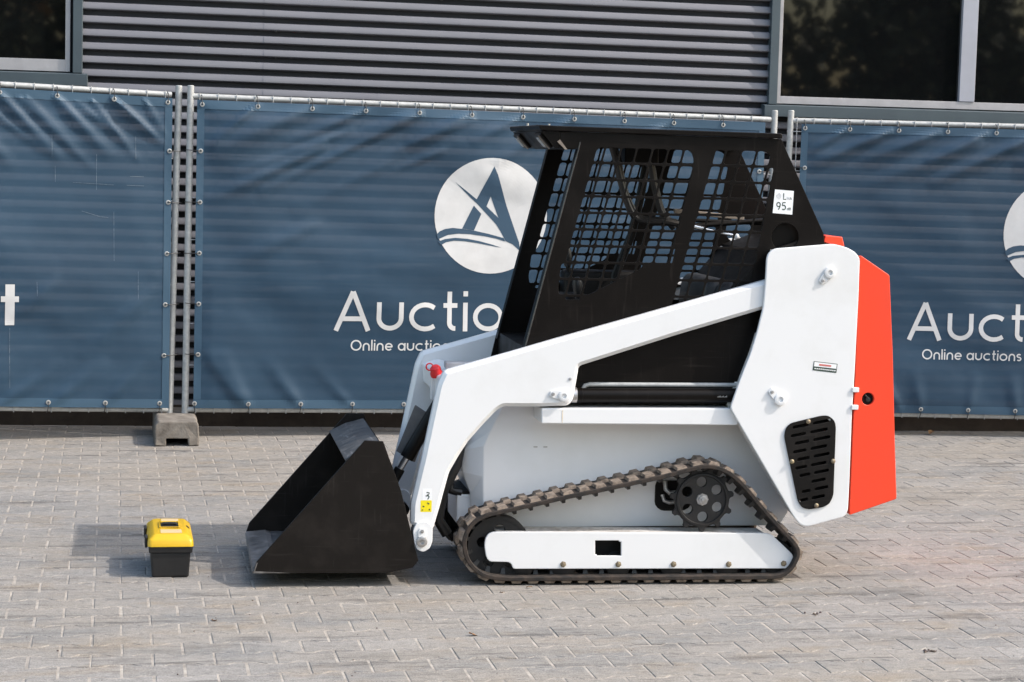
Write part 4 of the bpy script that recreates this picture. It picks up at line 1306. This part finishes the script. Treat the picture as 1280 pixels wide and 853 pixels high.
# --- engine bay between the uprights and the red tailgate
b = MB(); b.prism([(1.02, 0.72), (1.05, 1.02), (1.14, 1.315), (1.46, 1.335), (1.46, 0.30), (1.30, 0.26)], 0.1155, WT - 0.1155)
b.build('engine_cover', M['black'], ldr, bevel=0.006)
red = [(1.4890, 1.3201), (1.614, 1.2419), (1.6416, 0.9301), (1.6663, 0.5823), (1.6847, 0.3423), (1.4900, 0.2766)]
door = plate('tailgate', fillet(red, 0.006), [circle(1.5465, 0.7461, 0.025, 18)], 0.0, 0.014, M['red'], ldr, bevel=0.003, seg=2, label='red painted rear door')
b = MB(); b.prism([(1.4895, 1.3185), (1.613, 1.2405), (1.6400, 0.9301), (1.6650, 0.5823), (1.6830, 0.3440), (1.4905, 0.2785)], 0.0142, WT - 0.0142)
b.build('door_shell', M['red'], door, bevel=0.004)
plate('door_cheek', fillet(red, 0.006), [], WT - 0.014, WT, M['red'], door, bevel=0.003)
b = MB(); b.lathe((1.5465, 0.0138, 0.7461), (0, -1, 0), [(0, 0.0248), (0.0006, 0.0248)], 18); b.build('latch_recess', M['black'], door)
b = MB(); b.lathe((1.549, 0.0130, 0.744), (0, -1, 0), [(0, 0.010), (0.008, 0.010), (0.009, 0.006)], 12)
b.cyl((1.552, 0.007, 0.746), (1.535, 0.006, 0.762), 0.0035, n=8)
b.build('latch', M['castiron'], door, smooth=True)
b = MB(); b.prism([(1.375, 1.3655), (1.380, 1.3905), (1.452, 1.3860), (1.462, 1.3520), (1.46, 1.338)], 0.118, WT - 0.118)
b.build('rear_hood', M['red'], ldr, bevel=0.004)

# --- cab
cabp = [(0.2803, 1.7730), (1.1617, 1.7690), (1.1690, 1.7690), (1.3589, 1.3988), (1.3693, 1.311), (1.3505, 0.8050), (0.1300, 0.7950), (0.1599, 0.929), (0.3505, 1.7080), (0.2803, 1.7070)]
win1 = [(0.4261, 1.7047), (0.4417, 1.716), (0.7842, 1.7191), (0.8073, 1.7056), (0.8163, 1.6809), (0.8156, 1.6558), (0.7409, 1.2521), (0.6138, 1.2435), (0.5085, 1.1222), (0.3231, 1.1194), (0.2937, 1.144), (0.2899, 1.1659)]
win2 = [(0.9042, 1.7114), (0.9135, 1.721), (1.0905, 1.7211), (1.119, 1.7108), (1.142, 1.6768), (1.1414, 1.6422), (1.0701, 1.2039), (0.9608, 1.0655), (0.7362, 1.0624)]
SH = (0.3556 - 0.1602) / (1.7276 - 0.929)
def cells(region, z0, rows, x0, cols, zsplit=None):
    out = []
    for i in range(rows):
        zt = z0 - i * 0.0650
        zb = zt - 0.0552
        for j in range(cols):
            xa = x0 + j * 0.0632
            q = [(xa + SH * (z - 1.72) + dx, z) for z, dx in ((zb, 0.0), (zb, 0.0552), (zt, 0.0552), (zt, 0.0))]
            p = clip(q, region)
            if len(p) >= 3 and parea(p) > 0.0003:
                out.append(fillet(p, 0.0105, 3))
    return out
W1U = [win1[0], win1[1], win1[2], win1[3], win1[4], win1[5], win1[6], (0.6138, 1.2435), (0.309, 1.2435)]
W1L = [(0.300, 1.262), (0.650, 1.262), (0.6138, 1.2435), (0.5085, 1.1222), (0.3231, 1.1194), (0.2937, 1.144), (0.2899, 1.1659)]
grid1 = cells(W1U, 1.716, 7, 0.403, 9) + cells(W1L, 1.716 - 7 * 0.065, 3, 0.403, 9)
grid2 = cells(win2, 1.7185, 10, 0.888, 8)
b = MB(); b.prism([(1.11, 1.30), (1.13, 1.47), (1.29, 1.47), (1.31, 1.30)], 0.105, 0.150); b.build('hole_shade_backing', M['blackgloss'], ldr)  # black box added behind the round hole so the opening reads dark
rh = circle(1.200, 1.382, 0.056, 24)
def make_cab_side(f, s):
    lo = lambda a, b_: (min(f(a), f(b_)), max(f(a), f(b_)))
    a, c = lo(0.0735, 0.0790)
    sd = plate('cab_side_panel', cabp, grid1 + grid2 + [rh], a, c, M['blackgloss'], ldr, bevel=0.0012)
    # folded front flange of the panel
    a, c = lo(0.0792, 0.118)
    b = MB(); b.prism([(0.1545, 0.905), (0.3510, 1.7075), (0.3562, 1.7065), (0.1597, 0.904)], a, c)
    b.build('front_flange', M['blackgloss'], sd)
    a, c = lo(0.0670, 0.0733)
    b = MB(); b.tube([(0.1575, f(0.0735), 0.90), (0.3545, f(0.0735), 1.7065), (0.3600, f(0.0735), 1.735)], 0.0032, 8)
    b.build('edge_bead', M['edgegloss'], sd, smooth=True)  # bead carries the painted highlight along the front edge
    # visor bracket of the roof
    a, c = lo(0.0735, 0.0790)
    plate('visor_bracket', [(0.2060, 1.7735), (0.2600, 1.7085), (0.2790, 1.7075), (0.2790, 1.7735)], [], a, c, M['blackgloss'], sd, bevel=0.001)
both(make_cab_side)
b = MB(); b.prism([(0.1960, 1.7965), (0.2800, 1.7945), (1.1640, 1.7905), (1.1700, 1.7850), (1.1690, 1.7705), (0.2800, 1.7745), (0.2010, 1.7760), (0.1935, 1.7900)], 0.060, WT - 0.060)
roof = b.build('cab_roof', M['blackgloss'], ldr, bevel=0.003)
for x, w in ((0.245, 0.62), (0.335, 0.62)):
    b = MB(); b.lathe((x, w, 1.7960), (0, 0, 1), [(0, 0.008), (0.004, 0.008), (0.0045, 0.005), (0.014, 0.005)], 8); b.build('roof_bolt', M['steel'], roof)
b = MB(); b.prism([(0.2050, 1.7735), (0.2640, 1.7085), (0.2700, 1.7085), (0.2110, 1.7735)], 0.0795, WT - 0.0795); b.build('visor_panel', M['blackgloss'], ldr)
b = MB(); b.box(0.300, 0.345, 0.0795, WT - 0.0795, 1.705, 1.770); b.build('front_header', M['blackgloss'], ldr, bevel=0.003)
b = MB(); b.prism([(1.165, 1.740), (1.150, 1.769), (1.166, 1.769), (1.182, 1.738)], 0.0795, WT - 0.0795); b.build('rear_header', M['blackgloss'], ldr)
for w0 in (0.100, WT - 0.235):
    q = lambda t, o_: (0.2050 + 0.059 * t - 0.74 * o_, 1.7735 - 0.065 * t - 0.67 * o_)
    b = MB(); b.prism([q(0.08, 0.0004), q(0.94, 0.0004), q(0.90, 0.012), q(0.12, 0.012)], w0, w0 + 0.135)
    lamp = b.build('work_light', M['blackgloss'], ldr, bevel=0.003)
    b = MB(); b.prism([q(0.25, 0.0123), q(0.80, 0.0123), q(0.78, 0.015), q(0.27, 0.015)], w0 + 0.062, w0 + 0.118); b.build('lamp_lens', M['lens'], lamp, bevel=0.001)
    b = MB(); b.prism([q(0.14, 0.0123), q(0.92, 0.0123), q(0.92, 0.0145), q(0.14, 0.0145)], w0 + 0.018, w0 + 0.040); b.build('lamp_bracket', M['tan'], lamp)
b = MB(); b.prism([(0.268, 1.734), (0.300, 1.704), (0.309, 1.704), (0.279, 1.742)], 0.066, 0.0732)
b.build('lamp_bracket', M['tan'], lamp)
# noise sticker on the near side
st = MB(); st.prism([(1.1447, 1.4764), (1.1508, 1.5698), (1.2285, 1.5654), (1.2255, 1.4716)], 0.0722, 0.0728)
nst = st.build('noise_sticker', M['paper'], ldr)
mp_s = lambda x, z, k=0: (x, 0.0718 - 0.0001 * k, z)
st = MB()
for k, l in enumerate(text_strokes('95', 1.158, 1.4890, 0.0225, 0.14)): ribbon(st, l, 0.0042, mp_s, 0.01, k)
for k, l in enumerate(text_strokes('dB', 1.203, 1.4890, 0.0075, 0.2)): ribbon(st, l, 0.0016, mp_s, 0.01, k)
for k, l in enumerate(text_strokes('L', 1.185, 1.5300, 0.0185)): ribbon(st, l, 0.0036, mp_s, 0.01, k)
for k, l in enumerate(text_strokes('WA', 1.2005, 1.5300, 0.0075, 0.2)): ribbon(st, l, 0.0016, mp_s, 0.01, k)
st.build('lettering', M['ink'], nst)
st = MB()
for k in range(4):
    ribbon(st, arc(1.154 + k * 0.001, 1.543, 0.005 + 0.0045 * k, 0.004 + 0.0035 * k, -60, 60, 6), 0.0014, mp_s, 0.01, k)
st.build('sound_mark', M['wire'], nst)
# lower body and cab interior
b = MB(); b.box(0.165, 1.02, 0.0800, WT - 0.0800, 0.712, 0.93); b.build('cab_floor', M['black'], ldr)
b = MB(); b.prism([(0.99, 0.93), (1.00, 1.17), (1.13, 1.322), (1.345, 1.40), (1.345, 1.322), (1.13, 1.30), (1.045, 1.02), (1.03, 0.93)], 0.0800, WT - 0.0800); b.build('cab_rear_wall', M['black'], ldr)
def rounded_box(name, x0, x1, y0, y1, z0, z1, m, bev, shear=0.0):
    b = MB(); b.box(x0, x1, y0, y1, z0, z1)
    b.v = [(x + (z - z0) * shear, y, z) for x, y, z in b.v]
    return b.build(name, m, ldr, bevel=bev, seg=3, smooth=True)
rounded_box('seat_cushion', 0.60, 0.96, 0.21, 0.62, 0.9305, 1.05, M['vinyl'], 0.035)
rounded_box('seat_back', 0.90, 1.00, 0.20, 0.63, 1.05, 1.205, M['vinyl'], 0.04, 0.12)
rounded_box('side_console', 0.42, 0.80, 0.625, 0.745, 0.9305, 1.205, M['black'], 0.02)
rounded_box('knee_console', 0.36, 0.47, 0.30, 0.56, 0.9305, 1.12, M['black'], 0.02)
for x, w, h in ((0.40, 0.24, 1.195), (0.43, 0.64, 1.30)):
    b = MB(); b.tube([(x + 0.06, w, 0.93), (x + 0.04, w, 1.06), (x, w, h - 0.05)], 0.010, 8)
    lv = b.build('control_lever', M['black'], ldr, smooth=True)
    b = MB(); b.lathe((x + 0.006, w, h - 0.08), (-0.12, 0, 1), [(0, 0.014), (0.02, 0.019), (0.06, 0.021), (0.08, 0.015), (0.085, 0.006)], 12); b.build('lever_grip', M['hose'], lv, smooth=True)
# hoses and harness hanging inside, lap bar, rear pipes
b = MB()
b.tube(catmull([(0.5556, 0.35, 1.765), (0.5683, 0.35, 1.6534), (0.5946, 0.35, 1.5573), (0.6305, 0.36, 1.4708), (0.6718, 0.37, 1.4296), (0.7719, 0.38, 1.4252), (0.8583, 0.40, 1.4434)], 6)[:-8], 0.0135, 8)
b.tube(catmull([(0.5750, 0.37, 1.765), (0.5860, 0.37, 1.6534), (0.6100, 0.37, 1.5573), (0.6420, 0.375, 1.4850), (0.6800, 0.38, 1.4396), (0.7719, 0.39, 1.4352), (0.8583, 0.40, 1.4534)], 6)[:-8], 0.0095, 8)
b.tube(catmull([(0.690, 0.40, 1.72), (0.7228, 0.40, 1.6473), (0.7386, 0.40, 1.5761), (0.769, 0.40, 1.4724), (0.8006, 0.40, 1.4306), (0.8351, 0.40, 1.4084)], 6)[:-8], 0.016, 8)
b.build('harness_hose', M['hose'], ldr, smooth=True)
b = MB(); b.box(0.60, 0.74, 0.34, 0.46, 1.655, 1.7735); b.build('ceiling_unit', M['black'], ldr, bevel=0.008)
b = MB(); b.tube([(0.715, 0.45, 1.66), (0.690, 0.45, 1.50), (0.660, 0.45, 1.36), (0.60, 0.45, 1.20), (0.585, 0.45, 1.05)], 0.018, 8)
b.build('lap_bar', M['black'], ldr, smooth=True)
b = MB(); b.prism([(0.872, 1.472), (1.175, 1.449), (1.174, 1.430), (0.872, 1.453)], 0.58, 0.60); b.build('rear_crossbar', M['tan'], ldr, bevel=0.003)
b = MB(); b.cyl((0.872, 0.36, 1.407), (1.19, 0.36, 1.437), 0.0105, n=10); b.cyl((0.872, 0.38, 1.432), (1.19, 0.38, 1.425), 0.008, n=10); b.build('rear_pipe', M['black'], ldr, smooth=True)
b = MB(); b.cyl((0.8577, 0.20, 1.4132), (1.0276, 0.20, 1.3783), 0.0062, n=10); b.cyl((0.86, 0.20, 1.4125), (0.90, 0.20, 1.4045), 0.0098, n=10)
rod = b.build('stay_rod', M['chrome'], ldr, smooth=True)
b = MB(); b.lathe((1.036, 0.20, 1.3755), (1, 0, -0.2), [(-0.012, 0.004), (-0.008, 0.0095), (0, 0.0125), (0.008, 0.0095), (0.012, 0.003)], 14); b.build('rod_knob', M['paper'], rod, smooth=True)
rounded_box('reservoir', 0.955, 1.06, 0.13, 0.26, 1.06, 1.195, M['vinyl'], 0.045)


# ------------------------------------------------------------------ TOOLBOX
tb = empty('toolbox', MORG + Matrix.Rotation(-MYAW, 3, 'Z') @ Vector((-1.197, 0.385, 0.0)), -MYAW + 0.03)
thing(tb, 'small black toolbox with yellow lid standing left of the bucket', 'toolbox')
b = MB(); b.frustum((-0.071, 0.071, -0.180, 0.180, 0.0), (-0.077, 0.077, -0.187, 0.187, 0.1005)); b.build('body', M['boxblack'], tb, bevel=0.008, seg=3)
b = MB(); b.frustum((-0.083, 0.083, -0.194, 0.194, 0.0985), (-0.086, 0.086, -0.196, 0.196, 0.1245)); b.build('rim', M['boxblack'], tb, bevel=0.005)
b = MB()
secs = []
for z, hx, hy in ((0.1250, 0.0885, 0.200), (0.1475, 0.0865, 0.1965), (0.153, 0.083, 0.192), (0.1675, 0.066, 0.172), (0.170, 0.062, 0.167)):
    r = 0.017
    ring = []
    for cx, cy, a0 in ((hx - r, hy - r, 0), (-hx + r, hy - r, 90), (-hx + r, -hy + r, 180), (hx - r, -hy + r, 270)):
        for k in range(5): ring.append((cx + r * math.cos(math.radians(a0 + 22.5 * k)), cy + r * math.sin(math.radians(a0 + 22.5 * k)), z))
    secs.append(ring)
b.loft(secs)
lid = b.build('lid', M['yellow'], tb, smooth=True)
b = MB(); b.box(-0.036, 0.034, -0.045, 0.070, 0.1704, 0.1716); b.build('handle_recess', M['boxblack'], lid)
b = MB(); b.box(-0.042, -0.036, -0.050, 0.076, 0.1700, 0.1765); b.box(0.034, 0.040, -0.050, 0.076, 0.1700, 0.1765); b.box(-0.036, 0.034, 0.070, 0.076, 0.1700, 0.1765); b.box(-0.036, 0.034, -0.050, -0.045, 0.1700, 0.1765)
b.build('recess_frame', M['yellow'], lid, bevel=0.002)
b = MB(); b.tube([(-0.030, 0.01, 0.172), (-0.026, 0.01, 0.1785), (0.0, 0.01, 0.180), (0.024, 0.01, 0.1785), (0.028, 0.01, 0.172)], 0.006, 8); b.build('handle', M['boxblack'], lid, smooth=True)
for y0, y1, x0, x1 in ((-0.150, -0.075, -0.038, 0.044), (0.105, 0.155, -0.030, 0.038)):
    b = MB(); b.box(x0, x1, y0, y1, 0.1702, 0.1710); b.build('lid_label', M['pinklabel'], lid)
for sy in (-0.10, 0.10):
    b = MB(); b.box(-0.099, -0.0872, sy - 0.028, sy + 0.028, 0.108, 0.152); b.build('latch', M['boxblack'], tb, bevel=0.004)
b = MB(); b.lathe((0.0705, 0.008, 0.1625), (0.7, 0, 0.7), [(0, 0.009), (0.003, 0.009), (0.004, 0.006)], 12); b.build('lid_stud', M['boxblack'], lid)

# ------------------------------------------------------------------ small litter on the paving
def leaf_mesh(seed):
    r = random.Random(seed)
    b = MB()
    L_, W_ = 0.024, 0.011
    n = 7
    vs = []
    for i in range(n + 1):
        t = i / n
        w = W_ * math.sin(PI * min(1, t * 0.95 + 0.03)) ** 0.8 * r.uniform(0.75, 1.15)
        z = 0.004 + 0.008 * math.sin(t * 2.5 + seed)
        vs += [(-L_ + 2 * L_ * t, -w, z + 0.004 * r.random()), (-L_ + 2 * L_ * t, 0, z - 0.002), (-L_ + 2 * L_ * t, w, z + 0.005 * r.random())]
    b.add(vs, [(3 * i + k, 3 * i + k + 1, 3 * i + k + 4, 3 * i + k + 3) for i in range(n) for k in (0, 1)])
    return b
for i, (x, y, sc, lb) in enumerate(((1.248, 6.876, 0.85, 'curled brown leaf on the paving below the track'), (0.365, 7.176, 0.75, 'flat brown leaf on the paving below the toolbox'),
                               (1.481, 7.563, 0.55, 'small tan leaf right under the front of the track'), (1.929, 8.979, 0.5, 'small leaf behind the machine'),
                               (5.06, 11.95, 1.6, 'orange leaf in the shade under the right banner'), (1.600, 7.628, 0.55, 'dark leaf chip beside the track edge'))):
    if i == 3: continue
    o = leaf_mesh(i + 2).build('fallen_leaf', M['leafbrown'])
    o.location = (x, y, 0.002)
    o.rotation_euler = (0.1, 0.05, 0.4 + i * 1.7)
    o.scale = (sc, sc, sc)
    thing(o, lb, 'leaf', 'dry leaves lying on the paving')
r = random.Random(5)
for (x, y, n, sp, lb) in ((2.786, 6.516, 20, 0.013, 'dark clump of soil on the paving at the lower right'), (2.573, 7.111, 9, 0.030, 'few soil crumbs on the paving behind the track')):
    b = MB()
    for k in range(n):
        px, py, s_ = r.gauss(0, sp), r.gauss(0, sp * 0.6), r.uniform(0.002, 0.006)
        b.lathe((px, py, 0.0), (0, 0, 1), [(0, s_), (s_ * 0.6, s_ * 0.8), (s_, s_ * 0.3)], 5)
    o = b.build('soil_clump', M['soil'])
    o.location = (x, y, 0.001)
    thing(o, lb, 'soil')

b = MB()
for k in range(420):
    s_ = 0.0016 + 0.0030 * r.random() ** 3
    px, py = r.uniform(-1.6, 6.5), 6.1 + 5.6 * r.random() ** 1.3
    b.lathe((px, py, -0.001), (r.uniform(-.3, .3), r.uniform(-.3, .3), 1), [(0, s_), (s_ * 0.7, s_ * 0.8), (s_, s_ * 0.3)], 5)
o = b.build('grit', M['soil'])
o["kind"] = 'stuff'
o["label"] = 'grit and crumbs scattered over the paving'

# ------------------------------------------------------------------ trees behind the camera, seen mirrored in the windows
def wood():
    r = random.Random(4)
    nr = np.random.default_rng(4)
    V, T = [], []
    trunks = MB()
    clumps = []
    for i in range(13):
        x, y = -9 + i * 2.7 + r.uniform(-1, 1), -16 + r.uniform(-5, 2)
        h = r.uniform(5.2, 6.4)
        base = r.choice((0.15, 0.3, 0.4, 0.6, 0.85))
        trunks.cyl((x, y, 0), (x + r.uniform(-.3, .3), y, h * 0.8), 0.22, 0.05, 8)
        for k in range(120):
            a_, u = r.uniform(0, 2 * PI), r.random()
            z = h * (0.10 + 0.9 * u)
            rad = 2.5 * math.sin(PI * min(1, 0.15 + 0.8 * u)) * math.sqrt(r.random())
            clumps.append((x + rad * math.cos(a_), y + rad * math.sin(a_), z, r.uniform(0.45, 0.95), min(1, max(0, base + r.gauss(0, 0.13)))))
    for cx, cy, cz, cr, tone in clumps:
        n = 46
        P = nr.normal(0, 0.5, (n, 3)) * cr + (cx, cy, cz)
        A = nr.normal(0, 1, (n, 3)); A /= np.linalg.norm(A, axis=1)[:, None]
        B = np.cross(A, nr.normal(0, 1, (n, 3))); B /= np.linalg.norm(B, axis=1)[:, None]
        s = nr.uniform(0.07, 0.14, (n, 1))
        V.append(np.stack([P - A * s - B * s * .6, P + A * s - B * s * .6, P + A * s + B * s * .6, P - A * s + B * s * .6], 1).reshape(-1, 3))
        T.append(np.clip(tone + nr.normal(0, 0.10, n), 0, 1))
    V = np.concatenate(V); T = np.concatenate(T)
    nf = len(T)
    me = bpy.data.meshes.new('tree_line')
    me.vertices.add(len(V)); me.vertices.foreach_set('co', V.ravel())
    me.loops.add(nf * 4); me.loops.foreach_set('vertex_index', np.arange(nf * 4))
    me.polygons.add(nf); me.polygons.foreach_set('loop_start', np.arange(nf) * 4)
    me.update(calc_edges=True)
    a = me.attributes.new('tone', 'FLOAT', 'FACE'); a.data.foreach_set('value', T)
    me.materials.append(M['leaf'])
    o = link('tree_line', me)
    o["kind"] = 'stuff'
    o["label"] = 'autumn trees opposite the building, mirrored in its windows'
    t = trunks.build('trunks', M['bark'], o)
    t["kind"] = 'stuff'
wood()
